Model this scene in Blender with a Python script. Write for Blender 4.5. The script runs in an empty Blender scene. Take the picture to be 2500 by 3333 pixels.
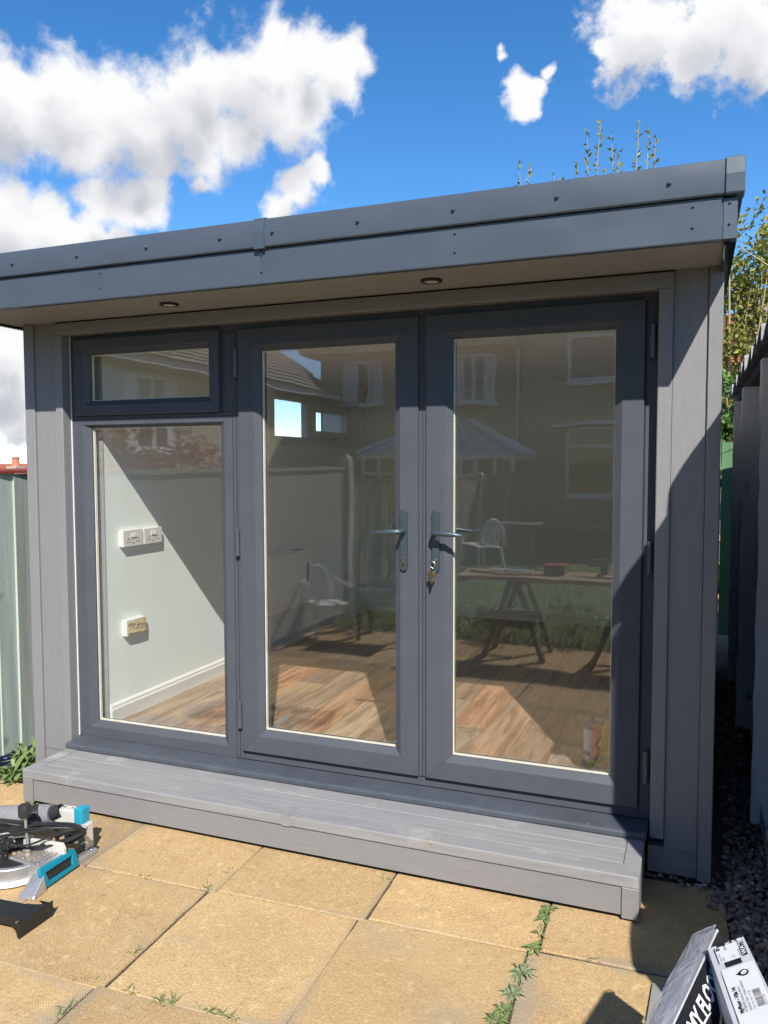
import bpy, math, random
from mathutils import Vector, Matrix, Euler
random.seed(11)
SC = bpy.context.scene
COL = SC.collection
PI = math.pi

# ------------------------------------------------------------------ camera
CAM = Vector((2.4908, -3.2635, 1.6198))
cd = bpy.data.cameras.new('camera')
cam = bpy.data.objects.new('camera', cd)
COL.objects.link(cam)
cd.sensor_fit = 'VERTICAL'
cd.sensor_height = 24.0
cd.lens = 24.0 * 2588.4 / 3333.0
cd.clip_start = 0.02
cd.clip_end = 3000
cam.location = CAM
cam.rotation_euler = (PI / 2 - 0.0594, 0.0025, 0.3705)
SC.camera = cam

# ------------------------------------------------------------------ light
TO_SUN = Vector((0.208, -0.405, 0.427)).normalized()
SUN_EL = math.asin(TO_SUN.z)
SUN_ROT = math.atan2(TO_SUN.x, TO_SUN.y)
sd = bpy.data.lights.new('sun', 'SUN')
sd.energy = 4.9
sd.angle = math.radians(0.53)
sd.color = (1.0, 0.955, 0.89)
sun = bpy.data.objects.new('sun', sd)
COL.objects.link(sun)
sun.rotation_euler = (-TO_SUN).to_track_quat('-Z', 'Y').to_euler()

SC.view_settings.view_transform = 'Standard'
SC.view_settings.look = 'None'
SC.view_settings.exposure = 0.5
SC.view_settings.gamma = 1.0
SC.view_settings.use_curve_mapping = False
SC.cycles.use_denoising = True
SC.cycles.max_bounces = 14
SC.cycles.diffuse_bounces = 7
SC.cycles.transparent_max_bounces = 24
SC.cycles.caustics_reflective = False
SC.cycles.caustics_refractive = False
SC.cycles.sample_clamp_indirect = 6.0

# cumulus clouds of the sky: direction and angular radius
CLOUDS = [(-0.655, 0.659, 0.371, 0.053), (-0.62, 0.681, 0.389, 0.044), (-0.625, 0.699, 0.354, 0.046), (-0.576, 0.73, 0.368, 0.06), (-0.528, 0.755, 0.39, 0.056), (-0.5, 0.758, 0.419, 0.043), (-0.454, 0.787, 0.417, 0.056), (-0.428, 0.783, 0.452, 0.027), (-0.395, 0.806, 0.44, 0.038), (-0.366, 0.82, 0.441, 0.03), (-0.369, 0.833, 0.413, 0.028), (-0.422, 0.814, 0.398, 0.046), (-0.526, 0.778, 0.350, 0.036), (-0.569, 0.751, 0.340, 0.031), (-0.482, 0.794, 0.369, 0.036), (-0.669, 0.637, 0.383, 0.038), (-0.532, 0.785, 0.322, 0.014), (-0.595, 0.748, 0.295, 0.034), (-0.571, 0.766, 0.295, 0.026), (-0.619, 0.73, 0.292, 0.026), (-0.694, 0.669, 0.265, 0.047), (-0.669, 0.695, 0.262, 0.041), (-0.707, 0.667, 0.236, 0.05), (-0.635, 0.729, 0.255, 0.031), (-0.612, 0.748, 0.256, 0.021), (-0.436, 0.84, 0.323, 0.027), (-0.41, 0.847, 0.337, 0.019), (-0.459, 0.837, 0.298, 0.024), (-0.055, 0.891, 0.451, 0.053), (0.012, 0.899, 0.445, 0.058), (0.052, 0.907, 0.425, 0.044), (-0.078, 0.897, 0.435, 0.027), (-0.018, 0.909, 0.416, 0.029), (-0.186, 0.892, 0.413, 0.019), (-0.170, 0.895, 0.412, 0.015), (-0.178, 0.900, 0.398, 0.018), (-0.158, 0.892, 0.423, 0.010), (-0.200, 0.874, 0.443, 0.007), (-0.098, 0.892, 0.440, 0.014), (-0.711, 0.688, 0.145, 0.036), (-0.718, 0.687, 0.11, 0.045), (-0.713, 0.697, 0.065, 0.05), (-0.76, 0.64, 0.08, 0.06), (-0.66, 0.75, 0.06, 0.05)]
BANKS = [CLOUDS[:28] + CLOUDS[39:], [c for c in CLOUDS[28:39] if c[0] > -.12], [c for c in CLOUDS[28:39] if c[0] <= -.12]]
rc = random.Random(5)
for i in range(16):                     # the same kind of clouds over the rest of the sky
    a = math.radians(62 + 17.5 * i); e = math.radians(rc.uniform(10, 55))
    bank = []
    for k in range(4):
        a2 = a + rc.uniform(-.12, .12) / math.cos(e); e2 = e + rc.uniform(-.04, .05)
        d = Vector((-math.sin(a2) * math.cos(e2), math.cos(a2) * math.cos(e2), math.sin(e2)))
        bank.append((d.x, d.y, d.z, rc.uniform(.05, .085)))
    BANKS.append(bank)

W = bpy.data.worlds.new('World')
SC.world = W
W.use_nodes = True
W.cycles.sampling_method = 'MANUAL'
W.cycles.sample_map_resolution = 512
nt = W.node_tree
nt.nodes.clear()


def nd(nt, t, **kw):
    n = nt.nodes.new(t)
    for k, v in kw.items():
        setattr(n, k, v)
    return n


def mth(nt, op, a, b=None, c=None, clamp=False):
    n = nt.nodes.new('ShaderNodeMath')
    n.operation = op
    n.use_clamp = clamp
    for i, x in enumerate((a, b, c)):
        if x is None:
            continue
        if isinstance(x, (int, float)):
            n.inputs[i].default_value = x
        else:
            nt.links.new(x, n.inputs[i])
    return n.outputs[0]


def vmath(nt, op, a, b=None):
    n = nt.nodes.new('ShaderNodeVectorMath')
    n.operation = op
    for i, x in enumerate((a, b)):
        if x is None:
            continue
        if isinstance(x, (tuple, list, Vector)):
            n.inputs[i].default_value = x
        else:
            nt.links.new(x, n.inputs[i])
    return n


def build_sky():
    L = nt.links.new
    out = nd(nt, 'ShaderNodeOutputWorld')
    sky = nd(nt, 'ShaderNodeTexSky', sky_type='NISHITA')
    sky.sun_disc = False
    sky.sun_elevation = SUN_EL
    sky.sun_rotation = SUN_ROT
    sky.air_density = 1.0
    sky.dust_density = 0.0
    sky.ozone_density = 1.0
    sky.altitude = 2500
    tc = nd(nt, 'ShaderNodeTexCoord')
    D = vmath(nt, 'NORMALIZE', tc.outputs['Generated']).outputs[0]

    hs = nd(nt, 'ShaderNodeHueSaturation')
    hs.inputs['Saturation'].default_value = SKY_SAT
    L(sky.outputs[0], hs.inputs['Color'])

    def sky_bg():
        g = nd(nt, 'ShaderNodeBackground')
        L(hs.outputs[0], g.inputs['Color'])
        g.inputs['Strength'].default_value = SKY_STRENGTH
        return g.outputs[0]

    def fbm(vec, sc, det, rough):
        n = nd(nt, 'ShaderNodeTexNoise')
        n.inputs['Scale'].default_value = sc
        n.inputs['Detail'].default_value = det
        n.inputs['Roughness'].default_value = rough
        L(vec, n.inputs['Vector'])
        return n

    def field(vec, bank):
        cur = None
        for x, y, z, r in bank:
            dist = vmath(nt, 'DISTANCE', vec, (x, y, z)).outputs['Value']
            f = mth(nt, 'MULTIPLY_ADD', dist, -1.0 / (r * CL_R), 1.0)
            cur = f if cur is None else mth(nt, 'SMOOTH_MAX', cur, f, .25)
        return cur

    def bank_shader(bank, fs=24):
        # billow the directions so that the outlines become lumpy
        w = fbm(D, 18, 3, .5)
        wv = vmath(nt, 'SUBTRACT', w.outputs['Color'], (.5, .5, .5)).outputs[0]
        sw = vmath(nt, 'SCALE', wv)
        sw.inputs['Scale'].default_value = 0.05
        DW = vmath(nt, 'ADD', D, sw.outputs[0]).outputs[0]
        fine = fbm(D, fs, 10, .63).outputs['Fac']
        f0 = field(DW, bank)
        up = vmath(nt, 'ADD', DW, (0.012, -0.006, 0.045)).outputs[0]
        f1 = field(up, bank)
        dens = mth(nt, 'ADD', f0, mth(nt, 'MULTIPLY_ADD', fine, 1.7, -0.72))
        mr = nd(nt, 'ShaderNodeMapRange', interpolation_type='SMOOTHSTEP')
        mr.inputs['From Min'].default_value = -0.06
        mr.inputs['From Max'].default_value = 0.60
        L(dens, mr.inputs['Value'])
        # thick cloud towards the sun dims a spot: grey bases, white crowns
        fold = fbm(DW, 15, 5, .5).outputs['Fac']
        shade = mth(nt, 'ADD', f1, mth(nt, 'MULTIPLY_ADD', fold, 1.2, -0.70))
        mr2 = nd(nt, 'ShaderNodeMapRange', interpolation_type='SMOOTHSTEP')
        mr2.inputs['From Min'].default_value = -0.12
        mr2.inputs['From Max'].default_value = 0.92
        L(shade, mr2.inputs['Value'])
        cc = nd(nt, 'ShaderNodeMix', data_type='RGBA')
        cc.inputs['A'].default_value = (0.70, 0.70, 0.705, 1)
        cc.inputs['B'].default_value = (0.39, 0.405, 0.45, 1)
        L(mr2.outputs[0], cc.inputs['Factor'])
        cb = nd(nt, 'ShaderNodeBackground')
        L(cc.outputs['Result'], cb.inputs['Color'])
        mx = nd(nt, 'ShaderNodeMixShader')
        L(mr.outputs[0], mx.inputs[0])
        L(sky_bg(), mx.inputs[1])
        L(cb.outputs[0], mx.inputs[2])
        return mx.outputs[0]
    cur = sky_bg()
    for bank in BANKS:
        c = Vector((0, 0, 0))
        for x, y, z, r in bank:
            c += Vector((x, y, z))
        c.normalize()
        rad = max((Vector(b[:3]) - c).length + b[3] * 1.9 for b in bank)
        near = mth(nt, 'LESS_THAN', vmath(nt, 'DISTANCE', D, c).outputs['Value'], rad)
        mx = nd(nt, 'ShaderNodeMixShader')
        L(near, mx.inputs[0])
        L(cur, mx.inputs[1])
        L(bank_shader(bank, 44 if bank in BANKS[1:3] else 24), mx.inputs[2])
        cur = mx.outputs[0]
    L(cur, out.inputs[0])


CL_R = 1.06
SKY_SAT = 1.33
SKY_STRENGTH = 0.15
build_sky()

# ------------------------------------------------------------------ helpers
WL = {}


def tag(o, label=None, cat=None, group=None, kind=None):
    if label: o['label'] = label
    if cat: o['category'] = cat
    if group: o['group'] = group
    if kind: o['kind'] = kind
    return o


def empty(name, loc, label=None, cat=None, group=None):
    o = bpy.data.objects.new(name, None)
    COL.objects.link(o)
    o.location = loc
    o.empty_display_size = .1
    WL[o.name] = Vector(loc)
    return tag(o, label, cat, group)


class MB:
    def __init__(s):
        s.v = []
        s.f = []

    def add(s, vs, fs, m=None):
        n = len(s.v)
        s.v += [tuple(m @ Vector(p)) if m is not None else tuple(p) for p in vs]
        s.f += [tuple(i + n for i in f) for f in fs]
        return s

    def box(s, x0, y0, z0, x1, y1, z1, m=None):
        vs = [(x0, y0, z0), (x1, y0, z0), (x1, y1, z0), (x0, y1, z0), (x0, y0, z1), (x1, y0, z1), (x1, y1, z1), (x0, y1, z1)]
        fs = [(0, 3, 2, 1), (4, 5, 6, 7), (0, 1, 5, 4), (1, 2, 6, 5), (2, 3, 7, 6), (3, 0, 4, 7)]
        return s.add(vs, fs, m)

    def hexa(s, b, t):
        """eight corners: bottom ring then top ring"""
        return s.add(list(b) + list(t), [(0, 3, 2, 1), (4, 5, 6, 7), (0, 1, 5, 4), (1, 2, 6, 5), (2, 3, 7, 6), (3, 0, 4, 7)])

    def prism(s, pts, axis, a, b, m=None):
        """extrude a closed 2-D outline along an axis from a to b"""
        n = len(pts)

        def P(u, w, t):
            return {'x': (t, u, w), 'y': (u, t, w), 'z': (u, w, t)}[axis]
        vs = [P(u, w, a) for u, w in pts] + [P(u, w, b) for u, w in pts]
        fs = [tuple(range(n - 1, -1, -1)), tuple(range(n, 2 * n))]
        fs += [(i, (i + 1) % n, n + (i + 1) % n, n + i) for i in range(n)]
        return s.add(vs, fs, m)

    def tube(s, pts, r, n=8, cap=True):
        pts = [Vector(p) for p in pts]
        rs = r if isinstance(r, (list, tuple)) else [r] * len(pts)
        base = len(s.v)
        prev = None
        for i, p in enumerate(pts):
            t = (pts[min(i + 1, len(pts) - 1)] - pts[max(i - 1, 0)])
            if t.length < 1e-9: t = Vector((0, 0, 1))
            t.normalize()
            if prev is None:
                a = Vector((0, 0, 1)) if abs(t.z) < .9 else Vector((1, 0, 0))
                u = t.cross(a).normalized()
            else:
                u = (prev - t * prev.dot(t))
                u = u.normalized() if u.length > 1e-6 else t.orthogonal().normalized()
            prev = u
            w = t.cross(u)
            for k in range(n):
                an = 2 * PI * k / n
                q = p + (u * math.cos(an) + w * math.sin(an)) * rs[i]
                s.v.append(tuple(q))
        for i in range(len(pts) - 1):
            for k in range(n):
                a = base + i * n + k; b = base + i * n + (k + 1) % n
                s.f.append((a, b, b + n, a + n))
        if cap:
            s.f.append(tuple(base + k for k in range(n - 1, -1, -1)))
            s.f.append(tuple(base + (len(pts) - 1) * n + k for k in range(n)))
        return s

    def lathe(s, prof, c, n=20, axis='z'):
        base = len(s.v)
        for r, h in prof:
            for k in range(n):
                an = 2 * PI * k / n
                a, b = r * math.cos(an), r * math.sin(an)
                p = {'z': (a, b, h), 'y': (a, h, b), 'x': (h, a, b)}[axis]
                s.v.append((c[0] + p[0], c[1] + p[1], c[2] + p[2]))
        for i in range(len(prof) - 1):
            for k in range(n):
                a = base + i * n + k; b = base + i * n + (k + 1) % n
                s.f.append((a, b, b + n, a + n))
        s.f.append(tuple(base + k for k in range(n - 1, -1, -1)))
        s.f.append(tuple(base + (len(prof) - 1) * n + k for k in range(n)))
        return s

    def leaf(s, p, d, nrm, ln, wd):
        """a folded leaf of two quads, tip along d"""
        side = d.cross(nrm)
        if side.length < 1e-5: side = d.orthogonal()
        side = side.normalized() * wd * .5
        up = nrm.normalized() * wd * .22
        n = len(s.v)
        m = p + d * ln * .45
        s.v += [tuple(p), tuple(m + side + up), tuple(p + d * ln), tuple(m - side + up), tuple(m)]
        s.f += [(n, n + 1, n + 4), (n + 1, n + 2, n + 4), (n + 2, n + 3, n + 4), (n + 3, n, n + 4)]

    def mesh(s, name):
        me = bpy.data.meshes.new(name)
        me.from_pydata(s.v, [], s.f)
        me.update()
        return me

    def build(s, name, mat, parent=None, smooth=False, bevel=0, seg=1, label=None, recalc=True, angle=35):
        off = WL[parent.name] if parent else None
        if off is None:          # a thing of one mesh: origin at the middle of its base
            xs = [v[0] for v in s.v]; ys = [v[1] for v in s.v]; zs = [v[2] for v in s.v]
            off = Vector(((min(xs) + max(xs)) / 2, (min(ys) + max(ys)) / 2, min(zs)))
        s.v = [(x - off.x, y - off.y, z - off.z) for x, y, z in s.v]
        me = s.mesh(name)
        if recalc:
            import bmesh
            bm = bmesh.new(); bm.from_mesh(me)
            bmesh.ops.recalc_face_normals(bm, faces=bm.faces)
            bm.to_mesh(me); bm.free()
        me.materials.append(MT[mat])
        o = bpy.data.objects.new(name, me)
        COL.objects.link(o)
        if parent: o.parent = parent
        else: o.location = off
        WL[o.name] = off
        if smooth:
            me.polygons.foreach_set('use_smooth', [True] * len(me.polygons))
            try:
                me.set_sharp_from_angle(angle=math.radians(angle))
            except Exception:
                pass
        if bevel:
            b = o.modifiers.new('bevel', 'BEVEL')
            b.width = bevel; b.segments = seg; b.limit_method = 'ANGLE'; b.angle_limit = math.radians(40)
            b.harden_normals = False
        if label: o['label'] = label
        return o


def piece(name, me, parent, loc, scale=(1, 1, 1), rot=(0, 0, 0)):
    o = bpy.data.objects.new(name, me)
    COL.objects.link(o)
    if parent:
        o.parent = parent
        o.location = Vector(loc) - WL[parent.name]
    else:
        o.location = loc
    o.scale = scale
    o.rotation_euler = rot
    WL[o.name] = Vector(loc)
    return o


def copy_tree(o, parent=None):
    c = o.copy()
    COL.objects.link(c)
    c.parent = parent
    for ch in o.children:
        copy_tree(ch, c)
    return c


def text_part(body, size, mat, parent, origin, ux, uy, name='lettering', align='LEFT', bold=0.0, squash=1.0, label=None):
    """flat lettering laid on a surface: origin, unit vectors along and up the text"""
    cu = bpy.data.curves.new('lettering', 'FONT')
    cu.body = body; cu.size = size; cu.align_x = align; cu.offset = bold
    cu.resolution_u = 2
    t = bpy.data.objects.new('tmp', cu)
    COL.objects.link(t)
    bpy.context.view_layer.update()
    me = bpy.data.meshes.new_from_object(t.evaluated_get(bpy.context.evaluated_depsgraph_get()))
    bpy.data.objects.remove(t)
    bpy.data.curves.remove(cu)
    ux = Vector(ux).normalized(); uy = Vector(uy).normalized(); uz = ux.cross(uy)
    off = WL[parent.name]
    for v in me.vertices:
        p = Vector(origin) + ux * v.co.x * squash + uy * v.co.y + uz * 0.0006
        v.co = p - off
    me.name = name
    me.materials.clear(); me.materials.append(MT[mat])
    o = bpy.data.objects.new(name, me)
    COL.objects.link(o); o.parent = parent
    WL[o.name] = off
    if label: o['label'] = label
    return o


# ------------------------------------------------------------------ materials
MT = {}


def base_mat(name):
    m = bpy.data.materials.new(name)
    m.use_nodes = True
    t = m.node_tree
    b = t.nodes['Principled BSDF']
    MT[name] = m
    tc = nd(t, 'ShaderNodeTexCoord')
    oi = nd(t, 'ShaderNodeObjectInfo')
    sc = vmath(t, 'SCALE', (31.7, 17.3, 23.9))
    t.links.new(oi.outputs['Random'], sc.inputs['Scale'])
    co = vmath(t, 'ADD', tc.outputs['Object'], sc.outputs[0]).outputs[0]
    return m, t, b, co, oi


def noise(t, co, scale, det=5, rough=.55, stretch=None, dist=0):
    if stretch:
        co = vmath(t, 'MULTIPLY', co, stretch).outputs[0]
    n = nd(t, 'ShaderNodeTexNoise')
    t.links.new(co, n.inputs['Vector'])
    n.inputs['Scale'].default_value = scale
    n.inputs['Detail'].default_value = det
    n.inputs['Roughness'].default_value = rough
    n.inputs['Distortion'].default_value = dist
    return n.outputs['Fac']


def ramp(t, fac, stops):
    r = nd(t, 'ShaderNodeValToRGB')
    e = r.color_ramp.elements
    while len(e) > 1: e.remove(e[-1])
    e[0].position = stops[0][0]; e[0].color = tuple(stops[0][1]) + (1,)
    for p, c in stops[1:]:
        k = e.new(p); k.color = tuple(c) + (1,)
    t.links.new(fac, r.inputs[0])
    return r.outputs[0]


def mixc(t, fac, a, b, mode='MIX'):
    m = nd(t, 'ShaderNodeMix', data_type='RGBA', blend_type=mode)
    for k, x in (('Factor', fac), ('A', a), ('B', b)):
        if isinstance(x, (int, float)): m.inputs[k].default_value = x
        elif isinstance(x, (tuple, list)): m.inputs[k].default_value = tuple(x) + ((1,) if len(x) == 3 else ())
        else: t.links.new(x, m.inputs[k])
    return m.outputs['Result']


def step(t, x, a, b):
    m = nd(t, 'ShaderNodeMapRange', interpolation_type='SMOOTHSTEP')
    m.inputs['From Min'].default_value = a; m.inputs['From Max'].default_value = b
    t.links.new(x, m.inputs['Value'])
    return m.outputs[0]


def bumpn(t, b, h, strength, dist=.01):
    n = nd(t, 'ShaderNodeBump')
    n.inputs['Strength'].default_value = strength
    n.inputs['Distance'].default_value = dist
    t.links.new(h, n.inputs['Height'])
    t.links.new(n.outputs[0], b.inputs['Normal'])


def M(name, col, rough=.6, var=.12, scale=6, bump=0, bscale=80, bdist=.004, metal=0, spec=.5, stretch=None, rnd=0, specks=None, dirt=None, rvar=0.0, bdet=4):
    m, t, b, co, oi = base_mat(name)
    lo = tuple(c * (1 - var) for c in col); hi = tuple(min(1, c * (1 + var)) for c in col)
    f = noise(t, co, scale, 6, .6, stretch)
    c = ramp(t, f, [(.28, lo), (.72, hi)])
    if rnd:
        v = mth(t, 'MULTIPLY_ADD', oi.outputs['Random'], 2 * rnd, 1 - rnd)
        hv = nd(t, 'ShaderNodeHueSaturation')
        t.links.new(v, hv.inputs['Value']); t.links.new(c, hv.inputs['Color'])
        c = hv.outputs[0]
    if dirt:
        d = step(t, noise(t, co, dirt[1], 7, .65), dirt[2], dirt[2] + .16)
        c = mixc(t, mth(t, 'MULTIPLY', d, dirt[3] if len(dirt) > 3 else 1.0), c, dirt[0])
    if specks:
        d = step(t, noise(t, co, specks[1], 2, .5), specks[2], specks[2] + .03)
        c = mixc(t, d, c, specks[0])
    t.links.new(c, b.inputs['Base Color'])
    if rvar:
        t.links.new(mth(t, 'MULTIPLY_ADD', f, rvar * 2, rough - rvar), b.inputs['Roughness'])
    else:
        b.inputs['Roughness'].default_value = rough
    b.inputs['Metallic'].default_value = metal
    b.inputs['Specular IOR Level'].default_value = spec
    if bump:
        bumpn(t, b, noise(t, co, bscale, bdet, .6, stretch), bump, bdist)
    return m


# composite cladding: fine streaks along the board
for nm, st in (('clad_v', (1, 1, .05)), ('clad_x', (.05, 1, 1))):
    M(nm, (.215, .213, .218), .55, .09, 210, .3, 240, .0015, stretch=st, specks=((.5, .49, .46), 260, .77), rnd=.06)
M('step_top', (.25, .25, .255), .55, .14, 60, .3, 120, .002, stretch=(.06, 1, 1), specks=((.62, .58, .5), 240, .735), dirt=((.47, .45, .42), 3.2, .54, .6), rnd=.05)
M('soffit', (.34, .325, .31), .6, .10, 70, .2, 120, .002, stretch=(.05, 1, 1))
M('upvc', (.076, .083, .098), .45, .07, 5, .12, 320, .0006, spec=.2, specks=((.36, .35, .35), 210, .80), rvar=.05)
M('upvc_cill', (.066, .076, .094), .45, .15, 7, .12, 300, .0006, specks=((.5, .48, .44), 150, .72), dirt=((.20, .19, .18), 4, .58, .5))
M('gasket', (.012, .012, .014), .6)
M('spacer', (.78, .74, .62), .35, .08, 20)
M('handle', (.085, .115, .135), .38, .05, 10, metal=.55)
M('hinge', (.10, .12, .14), .42, .05, 10, metal=.4)
M('nickel', (.62, .56, .48), .25, .1, 30, metal=1)
M('brass', (.62, .45, .22), .25, .1, 30, metal=1)
M('fascia', (.066, .082, .104), .34, .04, 3, .35, 4.2, .035, spec=.5, rvar=.04, stretch=(.7, 1, 1), bdet=1)
M('fascia_cap', (.062, .085, .11), .40, .08, 4, .2, 5, .01, rvar=.05)
M('gloss_black', (.012, .012, .014), .07, .2, 4)
M('gutter', (.01, .01, .012), .35)
M('dark_gap', (.012, .012, .013), .9)
M('roof_felt', (.03, .03, .032), .9, .2, 20, .4, 60)
M('lamp_glass', (.75, .73, .68), .3)
M('plaster', (.82, .875, .83), .7, .025, 3, .15, 40, .002, dirt=((.45, .45, .43), 7, .68, .35), specks=((.86, .87, .86), 46, .80))
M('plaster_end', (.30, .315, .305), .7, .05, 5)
M('ceiling', (.90, .90, .88), .8, .03, 3)
M('white_trim', (.80, .79, .74), .38, .03, 5)
M('white_plastic', (.74, .72, .70), .35, .03, 10)
M('masking_tape', (.55, .44, .25), .7, .18, 26, .6, 22, .004)
M('heater', (.90, .88, .81), .45, .03, 6)
M('black_plastic', (.022, .022, .024), .42, .25, 14, .25, 90, .001, dirt=((.16, .13, .10), 12, .60, .7))
M('rubber', (.016, .016, .017), .55, .3, 20)
M('cord', (.02, .02, .022), .33, .2, 30, dirt=((.2, .17, .13), 25, .62, .6))
M('alu', (.56, .56, .57), .36, .1, 12, .3, 150, .0008, metal=.75, dirt=((.50, .37, .24), 9, .60, .6))
M('alu_fence', (.70, .67, .61), .42, .12, 10, .2, 90, .001, metal=.25, dirt=((.55, .40, .25), 7, .56, .7))
M('teal', (.0, .20, .29), .4, .1, 9, .1, 80, .0008, dirt=((.42, .34, .26), 12, .64, .5))
M('sawdust', (.62, .42, .22), .9, .25, 50, .6, 120, .002)
M('clear_teal', (.02, .30, .44), .25, .1, 12)
M('bracket', (.020, .022, .026), .36, .25, 30, .5, 190, .0012, metal=.3)
M('bag_grey', (.20, .20, .21), .72, .25, 11, .7, 16, .01, dirt=((.42, .38, .33), 6, .5, .6))
M('card', (.44, .30, .18), .8, .12, 9, .25, 60, .002, stretch=(.2, 1, 1))
M('card_white', (.50, .50, .515), .45, .08, 6, .35, 10, .006)
M('card_black', (.014, .014, .016), .32, .3, 9, .4, 18, .005)
M('paper', (.66, .66, .67), .5, .03, 8, .25, 12, .004)
M('ink', (.015, .015, .018), .5)
M('white_ink', (.78, .78, .78), .45)
M('grey_card', (.25, .24, .22), .7, .12, 7)
M('bin_green', (.012, .045, .022), .45, .15, 6, .2, 60, .002)
M('bottle_white', (.72, .72, .70), .35, .04, 9)
M('bottle_blue', (.02, .035, .22), .35, .1, 9)
M('bag_red', (.85, .03, .03), .4, .15, 12, .5, 20, .01)
M('bag_yellow', (.92, .68, .05), .4, .15, 12, .5, 20, .01)
M('bag_green', (.03, .22, .07), .4, .15, 12)
# outside
M('fence_green', (.36, .40, .365), .78, .20, 20, .55, 55, .003, stretch=(1, 1, .07), rnd=.12, dirt=((.10, .13, .10), 5, .60, .7), specks=((.07, .065, .05), 16, .80))
M('fence_panel', (.20, .205, .18), .85, .12, 9, .3, 40, rnd=.05)
M('fence_edge', (.44, .53, .42), .75, .15, 20, .3, 60, stretch=(1, 1, .07), dirt=((.26, .07, .04), 9, .66, .9))
M('fence_cap', (.22, .045, .030), .7, .25, 14, .4, 50, stretch=(1, .1, 1))
M('fence_rear', (.105, .21, .10), .75, .15, 18, .4, 50, stretch=(1, 1, .07), rnd=.1)
M('fence_brown', (.17, .145, .11), .8, .2, 18, .5, 60, stretch=(1, 1, .07), rnd=.18)
M('concrete_post', (.40, .37, .32), .85, .15, 14, .5, 70)
M('garage_white', (.86, .86, .84), .75, .10, 6, .6, 26, .006, dirt=((.16, .15, .14), 9, .60, .85))
M('garage_panel', (.74, .74, .72), .8, .16, 5, .7, 40, .006, dirt=((.20, .20, .195), 5, .55, .8))
M('asbestos', (.34, .345, .35), .95, .28, 14, .9, 60, .01, dirt=((.10, .11, .07), 8, .55, .8), specks=((.45, .44, .40), 60, .70))
M('asbestos_shaded', (.06, .058, .055), .95, .4, 22, .8, 40, .01)  # near-black copy of the sheet colour: shade under the eave painted in
M('old_wood', (.13, .075, .045), .8, .3, 20, .5, 60)
M('dark_glass', (.01, .012, .014), .06)
M('brick_house', (.33, .285, .24), .9, .18, 40, .5, 90, .005, stretch=(.3, 1, 1.4))
M('render_tan', (.52, .44, .33), .9, .08, 8, .3, 60)
M('roof_tile', (.24, .235, .235), .85, .18, 10, .4, 60, rnd=.15)
M('roof_red', (.34, .10, .06), .85, .2, 10, rnd=.15)
M('chimney_pot', (.52, .19, .10), .8, .1, 12)
M('chimney_stack', (.42, .36, .27), .9, .15, 10)
M('pvc_white', (.70, .71, .73), .4, .03, 5)
M('polycarb', (.36, .40, .43), .3, .08, 8)
M('house_glass', (.06, .07, .08), .06, .2, 2)
M('curtain', (.62, .63, .64), .9, .12, 12, stretch=(6, 6, .1))
M('timber', (.36, .23, .12), .75, .2, 24, .35, 60, stretch=(.1, 1, 1), rnd=.1)
M('timber_dark', (.075, .055, .042), .8, .25, 24, .35, 60, stretch=(1, 1, .1))
M('tool_grey', (.10, .11, .12), .45, .2, 14)
M('tool_red', (.45, .05, .04), .45, .15, 14)
M('soil', (.085, .062, .042), .95, .45, 26, .8, 60, .02)
M('bark', (.14, .10, .065), .9, .25, 30, .6, 60, stretch=(1, 1, .3))
M('twig', (.45, .33, .17), .8, .2, 24)
M('flower', (.20, .12, .55), .6)


def leaf_mat(name, c1, c2, trans=.35, rough=.45, grain=18):
    m, t, b, co, oi = base_mat(name)
    geo = nd(t, 'ShaderNodeNewGeometry')
    f = noise(t, co, grain, 3)
    f2 = mth(t, 'ADD', mth(t, 'MULTIPLY', geo.outputs['Random Per Island'], .7), mth(t, 'MULTIPLY', f, .45))
    c = ramp(t, f2, [(.1, c1), (.9, c2)])
    t.links.new(c, b.inputs['Base Color'])
    b.inputs['Roughness'].default_value = rough
    tr = nd(t, 'ShaderNodeBsdfTranslucent')
    t.links.new(c, tr.inputs['Color'])
    mx = nd(t, 'ShaderNodeMixShader')
    mx.inputs[0].default_value = trans
    o = t.nodes['Material Output']
    t.links.new(b.outputs[0], mx.inputs[1]); t.links.new(tr.outputs[0], mx.inputs[2])
    t.links.new(mx.outputs[0], o.inputs[0])


leaf_mat('leaf_yellow', (.10, .13, .02), (.36, .34, .07))
leaf_mat('leaf_green', (.035, .10, .015), (.13, .26, .04))
leaf_mat('leaf_dark', (.02, .05, .012), (.07, .13, .03))
leaf_mat('leaf_weed', (.10, .17, .05), (.24, .33, .12))
leaf_mat('leaf_pale', (.20, .27, .14), (.34, .42, .25))
leaf_mat('leaf_red', (.16, .022, .02), (.46, .09, .06))
leaf_mat('grass', (.045, .10, .018), (.16, .25, .05))


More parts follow.
